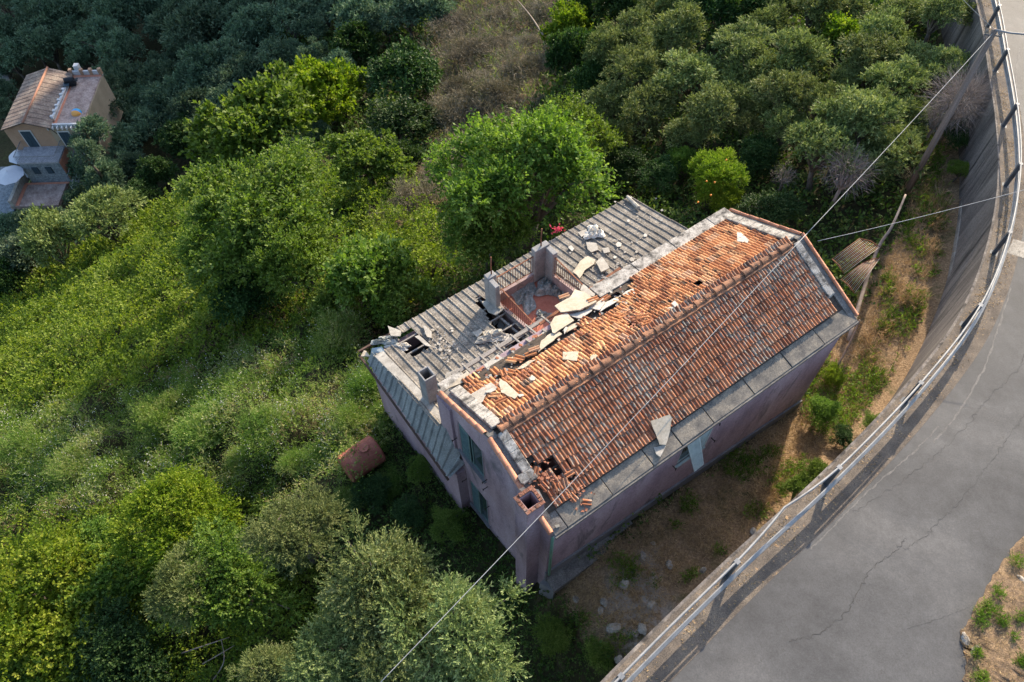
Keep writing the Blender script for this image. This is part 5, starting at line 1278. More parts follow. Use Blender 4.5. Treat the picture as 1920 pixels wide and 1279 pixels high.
# one prototype mesh pair per kind and size class; every tree is its own pair of objects sharing them
PROTO = {}
def proto(kind):
    if kind in PROTO: return PROTO[kind]
    out = []
    S = dict(
      olive_n=(3, dict(n_clump=46, n_sprig=52, n_leaf=14, ll=.052, lw=.016, clump_r=.24, sprig_l=.20, spread=.55, up=.5), L_OLIVE, 1.3),
      olive_f=(5, dict(n_clump=40, n_sprig=34, n_leaf=7, ll=.095, lw=.034, clump_r=.25, sprig_l=.17, spread=.6, up=.5), L_OLIVE, 1.3),
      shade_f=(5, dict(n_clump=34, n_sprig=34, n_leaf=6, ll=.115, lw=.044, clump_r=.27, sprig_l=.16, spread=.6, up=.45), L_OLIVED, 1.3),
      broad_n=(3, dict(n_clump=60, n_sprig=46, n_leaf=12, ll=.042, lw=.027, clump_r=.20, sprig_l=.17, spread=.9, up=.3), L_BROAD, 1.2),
      broad_f=(3, dict(n_clump=44, n_sprig=34, n_leaf=8, ll=.085, lw=.055, clump_r=.23, sprig_l=.15, spread=.9, up=.3), L_BROAD, 1.2),
      fig_n=(2, dict(n_clump=34, n_sprig=40, n_leaf=8, ll=.085, lw=.058, clump_r=.24, sprig_l=.22, spread=.9, up=.3), L_BROAD, .9),
      yell_n=(3, dict(n_clump=60, n_sprig=56, n_leaf=12, ll=.036, lw=.025, clump_r=.22, sprig_l=.16, spread=.9, up=.35), L_YELL, .9),
      yell_f=(2, dict(n_clump=36, n_sprig=34, n_leaf=8, ll=.090, lw=.060, clump_r=.25, sprig_l=.15, spread=.9, up=.35), L_YELL, 1.0),
      dark_f=(3, dict(n_clump=38, n_sprig=36, n_leaf=8, ll=.085, lw=.050, clump_r=.25, sprig_l=.17, spread=.8, up=.4), L_DARK, .9),
      dark_n=(2, dict(n_clump=46, n_sprig=44, n_leaf=10, ll=.055, lw=.034, clump_r=.22, sprig_l=.16, spread=.9, up=.35), L_DARK, .9),
      tuft_n=(4, dict(n_clump=22, n_sprig=60, n_leaf=9, ll=.11, lw=.018, clump_r=.34, sprig_l=.50, spread=.6, up=1.1, flat=.6, low=-.2), L_WEED, .25),
      brush_f=(3, dict(n_clump=26, n_sprig=70, n_leaf=7, ll=.12, lw=.016, clump_r=.30, sprig_l=.38, spread=.5, up=.9, flat=.6, low=-.1), L_BROWN, .4),
    )[kind]
    nvar, kw, mat, hgt = S
    for k in range(nvar):
        p, c = crown(hash(kind) % 1000 * 0 + len(kind) * 31 + k * 7 + ord(kind[0]), **kw)
        me = leaf_mesh('crown', [p], mat)
        t = None
        if hgt > .5:
            to = trunk_mesh('trunk', k, c, hgt, M_BARK, .075 if hgt > 1 else .05, -hgt); t = to.data; bpy.data.objects.remove(to)
        out.append((me, t, hgt))
    PROTO[kind] = out; return out
TREES = 0
def tree(px, py, rpx, kind, label, cat='tree', group=None, name=None, sq=1.0, hmul=1.0, habs=None):
    """crown centre at the pixel, crown radius rpx pixels; stands on the terrain below"""
    global TREES; TREES += 1
    var = proto(kind); rg_ = random.Random(int(px * 13 + py * 7)); me, tm, hg = var[TREES % len(var)]
    h = 2.0; 
    for _i in range(4):
        p, dep = ground_pt(px, py, h); r = rpx * dep / CAM_F * 1.06; h = habs or hg * r * hmul
    base = (p[0], p[1], p[2] - h)
    o = empty(name or 'tree', base, rg_.uniform(0, 6.28), label, cat, group)
    s = r / .92; o.scale = (s, s, s * sq)
    a = bpy.data.objects.new('crown' if tm else 'foliage', me); COL.objects.link(a); a.parent = o; a.location = (0, 0, h / (s * sq))
    a.rotation_euler = (rg_.uniform(-.2, .2), rg_.uniform(-.2, .2), 0); a.scale = (rg_.uniform(.88, 1.14), rg_.uniform(.88, 1.14), rg_.uniform(.85, 1.15))
    if tm:
        b = bpy.data.objects.new('trunk', tm); COL.objects.link(b); b.parent = o; b.location = (0, 0, h / (s * sq))
    return o, p, r

# --- named trees and shrubs
SP = [
 (985, 350, 138, 'broad_n', 'large leafy green tree standing right behind the terrace of the annex', 'tree', 'broadleaf_tree', .9),
 (1075, 285, 78, 'broad_n', 'fresh green crown reaching right above the annex ridge corner', 'tree', 'broadleaf_tree', 1),
 (915, 420, 82, 'broad_n', 'shady green tree low against the annex gutter', 'tree', 'broadleaf_tree', 1),
 (480, 420, 130, 'broad_n', 'biggest bright green tree in the left middle of the slope', 'tree', 'broadleaf_tree', .9),
 (400, 470, 70, 'broad_n', 'bright crown on the left flank of the biggest green tree', 'tree', 'broadleaf_tree', 1),
 (560, 500, 80, 'broad_n', 'darker crown on the lower right flank of the biggest green tree', 'tree', 'broadleaf_tree', 1),
 (470, 545, 70, 'dark_n', 'deep green shrub in the hollow below the biggest green tree', 'shrub', 'evergreen_shrub', 1),
 (690, 525, 82, 'fig_n', 'fig bush with large pale leaves left of the annex roof', 'shrub', 'fig_bush', .9),
 (745, 560, 46, 'fig_n', 'small fig bush touching the annex gutter', 'shrub', 'fig_bush', .9),
 (640, 570, 40, 'fig_n', 'small fig bush on the left of the large fig bush', 'shrub', 'fig_bush', .9),
 (478, 245, 92, 'broad_f', 'pale tree wrapped in climbing ivy, left of centre at top', 'tree', 'broadleaf_tree', 1),
 (613, 185, 58, 'yell_f', 'yellow green rounded tree at the top centre', 'tree', 'broadleaf_tree', 1.1),
 (510, 186, 22, 'yell_f', 'small yellow green tree left of the rounded yellow green one', 'tree', 'broadleaf_tree', 1.1),
 (1340, 345, 50, 'yell_n', 'yellow green orange tree behind the upper end of the house', 'tree', 'orange_tree', 1.1),
 (1355, 372, 36, 'yell_n', 'lower crown of citrus foliage touching the house eaves', 'tree', 'citrus_tree', 1.1),
 (1283, 312, 28, 'broad_n', 'ivy covered stump left of the orange tree', 'stump', 'ivy_stump', 1.5),
 (345, 975, 100, 'yell_n', 'large yellow green shrub in the lower left', 'shrub', 'yellow_shrub', .8),
 (430, 1100, 110, 'broad_n', 'glossy green shrub between the grey olives in the lower left', 'shrub', 'green_shrub', .8),
 (120, 1130, 140, 'yell_n', 'very large sunlit shrub filling the lower left corner', 'shrub', 'yellow_shrub', .7),
 (60, 1240, 110, 'broad_n', 'green shrub at the very bottom left corner', 'shrub', 'green_shrub', .7),
 (230, 1230, 90, 'dark_n', 'dark green shrub at the bottom left of centre', 'shrub', 'green_shrub', .8),
 (210, 1060, 80, 'broad_n', 'mid green shrub above the very large sunlit shrub', 'shrub', 'green_shrub', .8),
 (540, 1040, 60, 'dark_n', 'dark ivy mound between the grey olives', 'shrub', 'evergreen_shrub', .8),
 (355, 1105, 62, 'olive_n', 'small grey olive between the green shrubs of the lower left', 'tree', 'olive_tree', 1.01),
 (555, 1000, 78, 'olive_n', 'grey olive left of the rusty tank, below it', 'tree', 'olive_tree', .9),
 (715, 1120, 118, 'olive_n', 'big sunlit olive at the bottom centre, upper crown', 'tree', 'olive_tree', .9),
 (850, 1190, 110, 'olive_n', 'big sunlit olive at the bottom centre, right crown', 'tree', 'olive_tree', .9),
 (640, 1225, 90, 'olive_n', 'big sunlit olive at the bottom centre, left crown', 'tree', 'olive_tree', .9),
 (500, 1265, 60, 'olive_n', 'pale olive at the bottom edge left of the big olives', 'tree', 'olive_tree', .9),
 (760, 1270, 90, 'olive_n', 'olive crown cut by the bottom edge under the long cable', 'tree', 'olive_tree', .9),
 (200, 408, 62, 'olive_f', 'pale sunlit olive below the distant house patio', 'tree', 'olive_tree', 1),
 (100, 455, 58, 'olive_f', 'grey olive at the left edge next to the pale sunlit one', 'tree', 'olive_tree', 1),
 (45, 480, 42, 'shade_f', 'dark olive at the left edge above the brambles', 'tree', 'olive_tree', 1),
 (20, 525, 40, 'dark_f', 'almost black shrub at the left frame edge', 'shrub', 'evergreen_shrub', 1),
 (345, 265, 42, 'dark_f', 'dark green tree in the grove right of the distant house', 'tree', 'evergreen_tree', 1),
 (300, 325, 34, 'dark_f', 'dark shrub left of the biggest green tree', 'shrub', 'evergreen_shrub', 1),
 (262, 365, 30, 'dark_f', 'dark rounded shrub beside the pale sunlit olive', 'shrub', 'evergreen_shrub', .9),
 (765, 145, 66, 'dark_f', 'dark green bramble covered tree at the top centre', 'tree', 'evergreen_tree', .8),
 (750, 235, 66, 'dark_f', 'dark green mound below the bramble covered tree', 'shrub', 'evergreen_shrub', .7),
 (690, 300, 62, 'broad_f', 'mid green bush between the biggest green tree and the terrace tree', 'shrub', 'green_shrub', .8),
 (745, 305, 40, 'dark_f', 'dark bush beside the mid green bush', 'shrub', 'evergreen_shrub', .8),
 (668, 90, 42, 'dark_f', 'dark evergreen tree under the pale tipped one at the top', 'tree', 'evergreen_tree', 1.2),
 (1579, 72, 40, 'yell_f', 'yellowish rounded tree among the sunlit olives at upper right', 'tree', 'broadleaf_tree', 1.2),
 (1062, 55, 38, 'yell_f', 'yellow tipped tree at the left end of the sunlit olive grove', 'tree', 'broadleaf_tree', 1.2),
 (1110, 150, 40, 'dark_f', 'dark tree behind the sunlit olives, left end', 'tree', 'evergreen_tree', 1.2),
 (1075, 110, 45, 'dark_f', 'dark ivy clad tree left of the sunlit olives', 'tree', 'evergreen_tree', 1.3),
 (1240, 330, 40, 'dark_n', 'dark shrub behind the annex ridge corner', 'shrub', 'evergreen_shrub', .8),
 (1180, 315, 40, 'dark_n', 'dark undergrowth bush between terrace tree and ivy stump', 'shrub', 'evergreen_shrub', .8),
 (1445, 400, 45, 'dark_n', 'dark shrub behind the ridge end of the house', 'shrub', 'evergreen_shrub', .8),
 (1420, 300, 45, 'dark_n', 'dark shrub right of the orange tree', 'shrub', 'evergreen_shrub', .8),
 (1540, 775, 30, 'broad_n', 'green climbing shrub at the right foot of the facade', 'shrub', 'green_shrub', .9),
 (1560, 705, 20, 'yell_n', 'small yellow green shrub at the right corner of the house', 'shrub', 'yellow_shrub', 1),
 (1530, 895, 34, 'broad_n', 'leafy green bush growing over the wall top by the guard rail', 'shrub', 'green_shrub', .7),
 (1500, 912, 28, 'broad_n', 'small bush left of the leafy one by the guard rail', 'shrub', 'green_shrub', .7),
 (1640, 790, 22, 'broad_n', 'low green bush against the retaining wall', 'shrub', 'green_shrub', .6),
 (1580, 815, 22, 'dark_n', 'dark low bush in the middle of the right yard', 'shrub', 'evergreen_shrub', .6),
 (1790, 250, 32, 'dark_n', 'dark green bush at the foot of the wall under the dead tree', 'shrub', 'evergreen_shrub', .9),
 (1800, 320, 22, 'broad_n', 'green weed bush at the wall foot', 'shrub', 'green_shrub', .8),
 (700, 925, 34, 'dark_n', 'dark shrub in the shade just below the rusty tank', 'shrub', 'evergreen_shrub', .7),
 (765, 960, 36, 'dark_n', 'dark shrub midway between rusty tank and big bottom olive', 'shrub', 'evergreen_shrub', .6),
 (845, 985, 32, 'broad_n', 'shaded green shrub near the lower gable window', 'shrub', 'green_shrub', .6),
 (790, 880, 26, 'broad_n', 'small shaded shrub between the tank and the annex wall', 'shrub', 'green_shrub', .6),
 (655, 940, 30, 'tuft_n', 'weed tuft on the lower left side of the tank', 'weed tuft', 'weed_tuft', .8),
 (735, 905, 24, 'tuft_n', 'weed tuft at the lower right end of the tank', 'weed tuft', 'weed_tuft', .8),
 (1035, 1190, 34, 'broad_n', 'shaded shrub below the concrete footing of the house', 'shrub', 'green_shrub', .5),
 (960, 1130, 26, 'dark_n', 'dark shrub at the foot of the chimney wall', 'shrub', 'evergreen_shrub', .6),
 (1120, 1225, 26, 'tuft_n', 'weed tuft at the bottom beside the guard rail wall', 'weed tuft', 'weed_tuft', .8),
 (820, 800, 40, 'dark_n', 'ivy climbing the low wall of the annex gable side', 'ivy', 'ivy_bush', 1.2),
 (775, 745, 28, 'dark_n', 'ivy tuft under the gutter of the annex corner', 'ivy', 'ivy_bush', 1.2),
]
for (x, y, r, kd, lb, ct, nm, sq) in SP: tree(x, y, r, kd, lb, ct, None, nm, sq, habs=6.8 if (kd == 'olive_n' and x > 600) else 4.6 if (x, y) in ((555, 1000), (500, 1265)) else 3.6 if sq == 1.01 else None)
# tufted shrubs of the weedy field
TF = [(402, 812, 52), (512, 820, 42), (552, 872, 28), (640, 640, 40), (690, 735, 34), (660, 800, 34), (300, 800, 46), (350, 760, 30), (150, 880, 38), (60, 850, 40), (600, 860, 24), (720, 780, 22), (455, 870, 26)]
TF.sort(key=lambda q: (q[1] // 70, q[0]))
def ordinal(n): return (['first', 'second', 'third', 'fourth', 'fifth', 'sixth', 'seventh', 'eighth', 'ninth', 'tenth', 'eleventh', 'twelfth', 'thirteenth', 'fourteenth', 'fifteenth', 'sixteenth', 'seventeenth', 'eighteenth', 'nineteenth', 'twentieth'] + ['%dth' % k for k in range(21, 90)])[n - 1]
def band_labels(items, size, text, where):
    rows = {}
    for it in items: rows.setdefault(int(it[1] // size), []).append(it)
    out = []
    for ri, k in enumerate(sorted(rows)):
        for ci, it in enumerate(sorted(rows[k], key=lambda q: q[0])): out.append((it, text % (ordinal(ci + 1), ordinal(ri + 1)) + where))
    return out
for (x, y, r), lb in band_labels(TF, 70, 'feathery grey green weed tuft, %s from left in %s row of the field', ''): tree(x, y, r, 'tuft_n', lb, 'weed tuft', 'weed tufts in the sunny field', 'weed_tuft', .9)
BR = [(871, 113, 42), (864, 180, 42), (857, 232, 46), (918, 205, 40), (985, 138, 28), (999, 86, 26), (778, 380, 34), (900, 150, 34), (930, 90, 34), (880, 290, 36), (820, 330, 30), (845, 60, 32), (960, 190, 28), (940, 40, 30), (740, 400, 24), (1010, 190, 24), (1000, 30, 24)]
for (x, y, r), lb in band_labels(BR, 80, 'dry brown brush mound, %s from left in %s row of the gully', ''): tree(x, y, r * (.6 + .7 * ((x * 3 + y) % 7) / 7), 'brush_f', lb, 'brush', 'dry brush in the gully', 'dead_brush', .5 + .6 * ((x + y) % 5) / 5)
# sunlit olive grove, upper right
OL = [(1128, 94, 38), (1188, 69, 42), (1269, 62, 52), (1228, 25, 34), (1250, 110, 46), (1194, 140, 50), (1306, 147, 58), (1219, 213, 52), (1328, 210, 54), (1391, 84, 46), (1438, 50, 38), (1407, 135, 50), (1491, 106, 54), (1469, 178, 52), (1395, 195, 46), (1532, 20, 46), (1582, 150, 34),
 (1547, 205, 50), (1600, 235, 70), (1545, 290, 60), (1650, 300, 55), (1630, 215, 48), (1649, 66, 46), (1631, 118, 50), (1710, 120, 44), (1780, 130, 42), (1675, 160, 46), (1700, 230, 44), (1763, 26, 46), (1824, 40, 32), (1590, 20, 40), (1700, 30, 44), (1470, 15, 40), (1145, 200, 44), (1150, 260, 34), (1290, 255, 38), (1470, 245, 40), (1260, 5, 34), (1400, 240, 34)]
for (x, y, r), lb in band_labels(OL, 62, 'sunlit olive tree, %s from left in %s row of the upper right grove', ''): tree(x, y, r * .98, 'olive_f', lb, 'olive tree', 'sunlit olives above the house', 'olive_tree', 1, hmul=.9 + .9 * ((x * 7 + y * 3) % 10) / 10)
DK = [(1350, 22, 48), (1420, 5, 40), (1170, 20, 44), (1310, 10, 40), (1110, 15, 40)]
for (x, y, r), lb in band_labels(DK, 400, 'dark evergreen tree at the top edge right of centre, %s from left, %s row', ''): tree(x, y, r, 'dark_f', lb, 'tree', 'dark trees at the top edge', 'evergreen_tree', 1.2)
# shaded grove, upper left
SH = [(15, 10, 36), (82, 15, 40), (140, 25, 32), (75, 52, 35), (110, 34, 38), (15, 70, 36), (28, 112, 32), (62, 84, 34), (92, 96, 32), (192, 15, 40), (232, 34, 42), (275, 15, 40), (195, 52, 36), (160, 92, 30), (202, 82, 44), (235, 100, 38), (338, 42, 36), (375, 62, 48), (362, 92, 42), (420, 15, 44), (462, 37, 40), (470, 78, 36),
 (322, 125, 32), (392, 130, 46), (437, 112, 40), (432, 158, 38), (250, 162, 38), (210, 150, 28), (300, 158, 36), (355, 165, 42), (196, 190, 28), (222, 216, 36), (267, 188, 34), (312, 202, 42), (362, 208, 42), (287, 242, 36), (190, 240, 24), (186, 268, 30), (250, 278, 36), (172, 322, 34), (200, 345, 34), (228, 322, 32), (255, 310, 30), (152, 372, 24), (62, 418, 28), (16, 428, 26), (12, 172, 24), (12, 215, 26), (330, 10, 38), (380, 15, 36), (130, 70, 28), (408, 60, 34), (300, 60, 26), (55, 30, 26),
 (483, 52, 46), (548, 36, 42), (517, 114, 32), (469, 145, 32), (550, 100, 24), (593, 105, 28), (548, 182, 28), (565, 236, 20), (600, 246, 20), (772, 20, 46), (727, 40, 36), (675, 48, 42), (613, 36, 24), (560, 10, 36), (500, 8, 36), (640, 14, 28), (820, 25, 34), (700, 5, 30), (550, 300, 34), (420, 200, 34), (390, 240, 34), (155, 120, 20), (225, 250, 24), (270, 225, 26), (5, 130, 22), (112, 412, 20), (640, 130, 28), (700, 150, 26), (590, 60, 28)]
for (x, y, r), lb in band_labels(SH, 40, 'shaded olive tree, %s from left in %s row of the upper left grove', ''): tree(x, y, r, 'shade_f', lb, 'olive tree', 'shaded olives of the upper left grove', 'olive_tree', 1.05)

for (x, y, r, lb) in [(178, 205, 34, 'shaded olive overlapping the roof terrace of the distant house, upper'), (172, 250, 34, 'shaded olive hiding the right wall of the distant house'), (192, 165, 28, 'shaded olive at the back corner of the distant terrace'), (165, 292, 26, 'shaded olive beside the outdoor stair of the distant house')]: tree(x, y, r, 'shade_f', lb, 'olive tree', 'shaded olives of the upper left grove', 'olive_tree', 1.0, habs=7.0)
# oranges on the orange tree and flowers by the annex
ORANGE, _n1, _l1, _b1 = newmat('orange_fruit'); _b1.inputs['Base Color'].default_value = (.75, .25, .02, 1); _b1.inputs['Roughness'].default_value = .5
import bmesh
bm = bmesh.new(); bmesh.ops.create_icosphere(bm, subdivisions=2, radius=.045); ome = bpy.data.meshes.new('orange'); bm.to_mesh(ome); bm.free(); ome.materials.append(ORANGE)
otree = [o for o in COL.objects if o.name.startswith('orange_tree')][0]; bpy.context.view_layer.update(); inv = otree.matrix_world.inverted()
for (x, y) in [(1309, 379), (1333, 366), (1340, 342), (1362, 300), (1325, 340)]:
    p, dep = ground_pt(x, y, 2.9); d = ray(x, y); q = p - d / np.linalg.norm(d) * .35
    o = bpy.data.objects.new('orange', ome); COL.objects.link(o); o.parent = otree; o.matrix_parent_inverse = Matrix.Identity(4); o.location = inv @ Vector(q); s0 = otree.scale[0]; o.scale = (1 / s0, 1 / s0, 1 / (otree.scale[2]))
L_PINK = mat_leaf('pink_petals', [(.55, .06, .10), (.75, .15, .20)], .3, .6, 1, 0, (1, .6, .6))
rngf = np.random.default_rng(2)
c_ = np.array(hw(at_uv(1048, 430, 1.25))); 
pf = c_ + rngf.normal(0, 1, (34, 3)) * np.array([.15, .08, .06])
me = leaf_mesh('flower_cluster', [leaves(rngf, pf, unit(rngf.normal(0, 1, pf.shape)), .03, 5, .06, .05, 1.2)], L_PINK); fo = bpy.data.objects.new('flower_cluster', me); COL.objects.link(fo); at_origin(fo); tag(fo, 'cluster of pink flowers poking above the annex gutter', 'flowers')

# dead thorn tree round the pole, dead crown in the big olive
rngt = np.random.default_rng(5)
def dead(px, py, rpx, h, n, label, ll=.34, w_=.007, name='dead_tree', cat='dead tree', flat=.8):
    p, dep = ground_pt(px, py, h); r = rpx * dep / CAM_F
    o = empty(name, (p[0], p[1], p[2] - h), 0, label, cat)
    me = leaf_mesh('twigs', [twigs(int(px), n, ll, w_, flat=flat), twigs(int(px) + 1, n // 3, ll * 1.4, w_ * 1.8, flat=flat)], L_TWIG); a = bpy.data.objects.new('twigs', me); COL.objects.link(a); a.parent = o; a.scale = (r, r, r); a.location = (0, 0, h)
    mb = MB(); rg_ = random.Random(int(px)); mb.tube([(0, 0, -.3), (.05, 0, h * .6)], [.10, .07], 7)
    for k in range(14):
        an = rg_.uniform(0, 6.28); e_ = rg_.uniform(.1, 1.2); L_ = r * rg_.uniform(.5, .9); dx = (math.cos(an) * math.cos(e_) * L_, math.sin(an) * math.cos(e_) * L_, math.sin(e_) * L_ * flat)
        mb.tube([(.05, 0, h * .55), (dx[0] * .5, dx[1] * .5, h * .75 + dx[2] * .4), (dx[0], dx[1], h + dx[2] * .8)], [.05, .025, .008], 5, False)
    t_ = mb.build('trunk', M_DEAD, o, smooth=True)
L_TWIG = mat_leaf('bare_twigs', [(.15, .12, .11), (.24, .20, .18), (.34, .29, .26)], .05, .8, 1, 0, (1, 1, 1))
dead(1805, 190, 76, 2.4, 3600, 'grey leafless thorn tree at the foot of the utility pole', .34, .0035, name='dead_tree')
dead(1762, 215, 40, 2.0, 1300, 'smaller leafless tree left of the utility pole', .34, .004, name='dead_tree')
dead(1590, 320, 62, 2.6, 1300, 'dry brown part of the big olive beyond the pergola', .26, .006)
dead(730, 1130, 46, 3.2, 500, 'bare twig fan inside the big bottom olive', .4, .007)
dead(1470, 330, 30, 1.2, 500, 'leafless bush behind the house ridge', .3, .008)
for (pts, r0, lb) in [([(312, 1020, 1.6), (345, 1060, 1.9), (405, 1098, 1.4)], .035, 'long pale curved branch over the yellow green shrub'),
   ([(530, 962, 1.5), (505, 1000, 1.6), (482, 1048, 1.2)], .03, 'straight pale branch against the grey olive of the lower left'),
   ([(340, 1225, .8), (385, 1210, 1.1), (430, 1195, .8)], .03, 'grey branch in the dark hollow at the bottom'), ([(380, 1245, .7), (415, 1225, .9), (440, 1210, .8)], .025, 'lower grey branch in the dark hollow'),
   ([(400, 1275, .8), (420, 1240, .9), (415, 1200, 1.1)], .03, 'rising grey branch in the dark hollow'), ([(20, 1220, 1.8), (18, 1240, 1.9), (25, 1255, 1.7)], .03, 'short pale stick at the far lower left'),
   ([(1018, 65, 2.5), (995, 30, 3), (970, 0, 3.5)], .07, 'bare dark branch at the top centre beside the dry gully'), ([(820, 62, 1.5), (812, 50, 2), (802, 44, 2.4)], .05, 'broken pale trunk at the top of the gully'),
   ([(725, 70, 1), (740, 65, 1.3), (755, 60, 1.2)], .05, 'fallen pale log in the shade at the top')]:
    stick([gp(*p) for p in pts], r0, r0 * .4, lb)

vt = np.array(tank.location) + np.array([0, 0, 1.0]); rv = np.random.default_rng(9)
pv = vt + rv.normal(0, 1, (330, 3)) * np.array([.42, .50, .14]) + np.array([-.25, -.25, -.05])
me = leaf_mesh('vine', [leaves(rv, pv, unit(rv.normal(0, 1, pv.shape)), .12, 5, .06, .035, .9)], L_WEED); vo_ = bpy.data.objects.new('climbing_vine', me); COL.objects.link(vo_); at_origin(vo_); tag(vo_, 'creeping vine trailing over the rusty tank', 'vine')
# ---- ground cover that nobody could count
def scatter(name, cat, label, polys, dens, mat, kind, size, seed, hgt=.35, excl=None, region=(-62, 40, -4, 95), near=24, add=None):
    rng = np.random.default_rng(seed); x0, x1, y0, y1 = region
    n = int((x1 - x0) * (y1 - y0) * dens); x = rng.uniform(x0, x1, n); y = rng.uniform(y0, y1, n)
    z0 = -.25 * np.maximum(y - 8, 0); d = np.sqrt(x * x + y * y + (CAM_H - z0) ** 2); k = np.minimum(1, (near / d) ** 2)
    m = rng.uniform(0, 1, n) < k; x, y, d = x[m], y[m], d[m]
    z = np.full(len(x), -2.0)
    px, cz = proj(np.c_[x, y, np.where(y > 14, -4 - (y - 14) * .45, -1.5)])
    m = (cz > 0) & (px[:, 0] > -420) & (px[:, 0] < 2300) & (px[:, 1] > -500) & (px[:, 1] < 1700); x, y, d = x[m], y[m], d[m]
    z = T(x, y); P = np.c_[x, y, z]; px, cz = proj(P)
    if polys == 'rest':
        m = np.ones(len(x), bool)
        for q in (P_YARD, P_BROWN, P_WEED, P_BRAM, P_BRAM2, P_DARK): m &= ~inpoly(px, q)
    else:
        m = np.zeros(len(x), bool)
        for q in polys:
            if isinstance(q[0], (int, float)): m |= (((px[:, 0] - q[0]) / q[2]) ** 2 + ((px[:, 1] - q[1]) / q[3]) ** 2) < (.7 + .5 * rng.uniform(0, 1, len(x)) ** 2)
            else: m |= inpoly(px, q)
    m &= side_dist(x, y) < -.55
    uv = np.c_[x - HX, y - HY] @ HMi.T; u, v = uv[:, 0], uv[:, 1]
    m &= ~((u > -.05) & (u < 11.9) & (v > .0) & (v < 9.8))
    m &= ~((np.abs(x + 45) < 11) & (np.abs(y - 67) < 9) & (y > 50))
    # patchiness
    patch = np.sin(x * 1.7 + 2 * np.sin(y * .9)) * np.sin(y * 1.9 + 1.5 * np.sin(x * 1.1)); 
    if excl is not None: m &= patch > excl + rng.uniform(-.3, .3, len(x))
    P = P[m]; d = d[m]; N = len(P); sc = np.clip(d / near, 1, 4) * size
    return rng, P, sc, N
def finish(name, me, label, cat=None):
    o = bpy.data.objects.new(name, me); COL.objects.link(o); o['kind'] = 'stuff'; tag(o, label, cat)
# brambles
def cover(name, cat, label, polys, dens, mat, seed, size, nl, ll, lw, L_, up, spread, hgt, excl=None, curl=0.0, near=24):
    rng, P, sc, N = scatter(name, cat, label, polys, dens, mat, 0, 1, seed, excl=excl, near=near)
    d = unit(rng.normal(0, 1, (N, 3)) + np.array([0, 0, up])); d[:, 2] = np.abs(d[:, 2])
    P = P.copy(); P[:, 2] += rng.uniform(0, 1, N) * hgt * (1 + .8 * np.sin(P[:, 0] * 2.1 + np.sin(P[:, 1] * 1.3) * 2) * np.sin(P[:, 1] * 2.4))
    me = leaf_mesh(name, [leaves(rng, P, d, L_ * sc * rng.uniform(.6, 1.4, N), nl, ll * sc, lw * sc, spread, curl=curl)], mat); finish(name, me, label, cat)
cover('brambles', 'brambles', 'bright green bramble thicket covering the left slope', [P_BRAM, P_BRAM2], 135, L_BRAMB, 1, 1, 6, .085, .058, .34, .7, .9, .65)
cover('tall_bramble_shoots', 'brambles', 'longer bramble shoots rising from the thicket', [P_BRAM, P_BRAM2], 12, L_YELL, 23, 1, 14, .08, .05, .95, 1.0, .8, .6, None, .25)
cover('weeds', 'weeds', 'fine grey green weeds of the sunny field', [P_WEED], 210, L_WEED, 2, 1, 6, .12, .018, .42, .9, .6, .45, -.55)
cover('low_brambles', 'brambles', 'broad leaved brambles mixed into the weedy field', [P_WEED], 60, L_BRAMB, 22, 1, 6, .085, .055, .28, .7, .9, .4, .05)
cover('ivy_ground_cover', 'ivy', 'dark ivy and grass in the shadow beside the gable', [P_DARK], 120, L_IVY, 3, 1, 6, .075, .04, .26, .8, .9, .25)
cover('dark_grass', 'grass', 'green grass tufts in the shadow beside the gable', [P_DARK, (1110, 1230, 110, 60)], 30, L_GRASS, 13, 1, 7, .14, .014, .18, 1.6, .4, .08, .2)
cover('undergrowth', 'undergrowth', 'dark low undergrowth of the wooded slope', 'rest', 55, L_IVY, 4, 1, 5, .12, .065, .35, .7, .9, .4)
cover('dry_brush_cover', 'brush', 'tangled dry brown stalks in the gully', [P_BROWN], 120, L_BROWN, 5, 1, 5, .20, .016, .4, .5, .7, .3)
cover('gully_grass', 'grass', 'greenish grass among the dry stalks of the gully', [P_BROWN], 90, L_WEED, 15, 1, 5, .14, .02, .3, .9, .6, .2, .1)
cover('straw', 'straw', 'dry straw lying in the yard between house and road wall', [P_YARD], 330, L_STRAW, 6, 1, 4, .15, .009, .10, .12, .8, .02, -.75)
GP = [(1545, 770, 40, 50), (1530, 720, 30, 60), (1600, 740, 30, 40), (1665, 560, 16, 60), (1700, 430, 14, 40), (1620, 850, 30, 30), (1480, 960, 30, 22), (1350, 1040, 14, 18), (1230, 1090, 14, 12), (1445, 850, 20, 14), (1160, 1070, 45, 32), (1390, 872, 42, 30), (1290, 948, 16, 22), (1500, 905, 62, 45), (1560, 745, 60, 60), (1620, 790, 52, 52), (1700, 640, 46, 60), (1330, 1095, 60, 38), (1210, 1215, 80, 35), (1265, 985, 10, 10), (1650, 700, 45, 50), (1720, 560, 30, 60), (1765, 520, 20, 80), (1750, 380, 36, 60), (1795, 310, 22, 50), (1590, 880, 46, 30), (1720, 470, 16, 30), (1420, 960, 26, 16), (1100, 1190, 45, 40), (1740, 300, 30, 40), (1660, 600, 24, 30), (1690, 720, 30, 40)]
cover('yard_grass', 'grass', 'green grass and weed patches in the yard and along the wall', GP, 240, L_GRASS, 7, 1, 7, .10, .016, .16, 1.3, .6, .05, -.5)
cover('yard_weeds', 'weeds', 'leafy weeds in the yard patches', GP, 110, L_BROAD, 8, 1, 6, .07, .04, .16, .9, .9, .12, -.2)
cover('tall_dry_grass', 'grass', 'golden tall dry grass along the foot of the wall', [(1700, 545, 36, 36), (1740, 600, 30, 45), (1700, 680, 60, 36), (1430, 930, 18, 40), (1455, 880, 14, 50), (1640, 640, 30, 60), (1760, 430, 30, 80), (1710, 330, 26, 60)], 200, L_STRAW, 9, 1, 6, .20, .010, .25, 1.5, .4, .04, -.3)
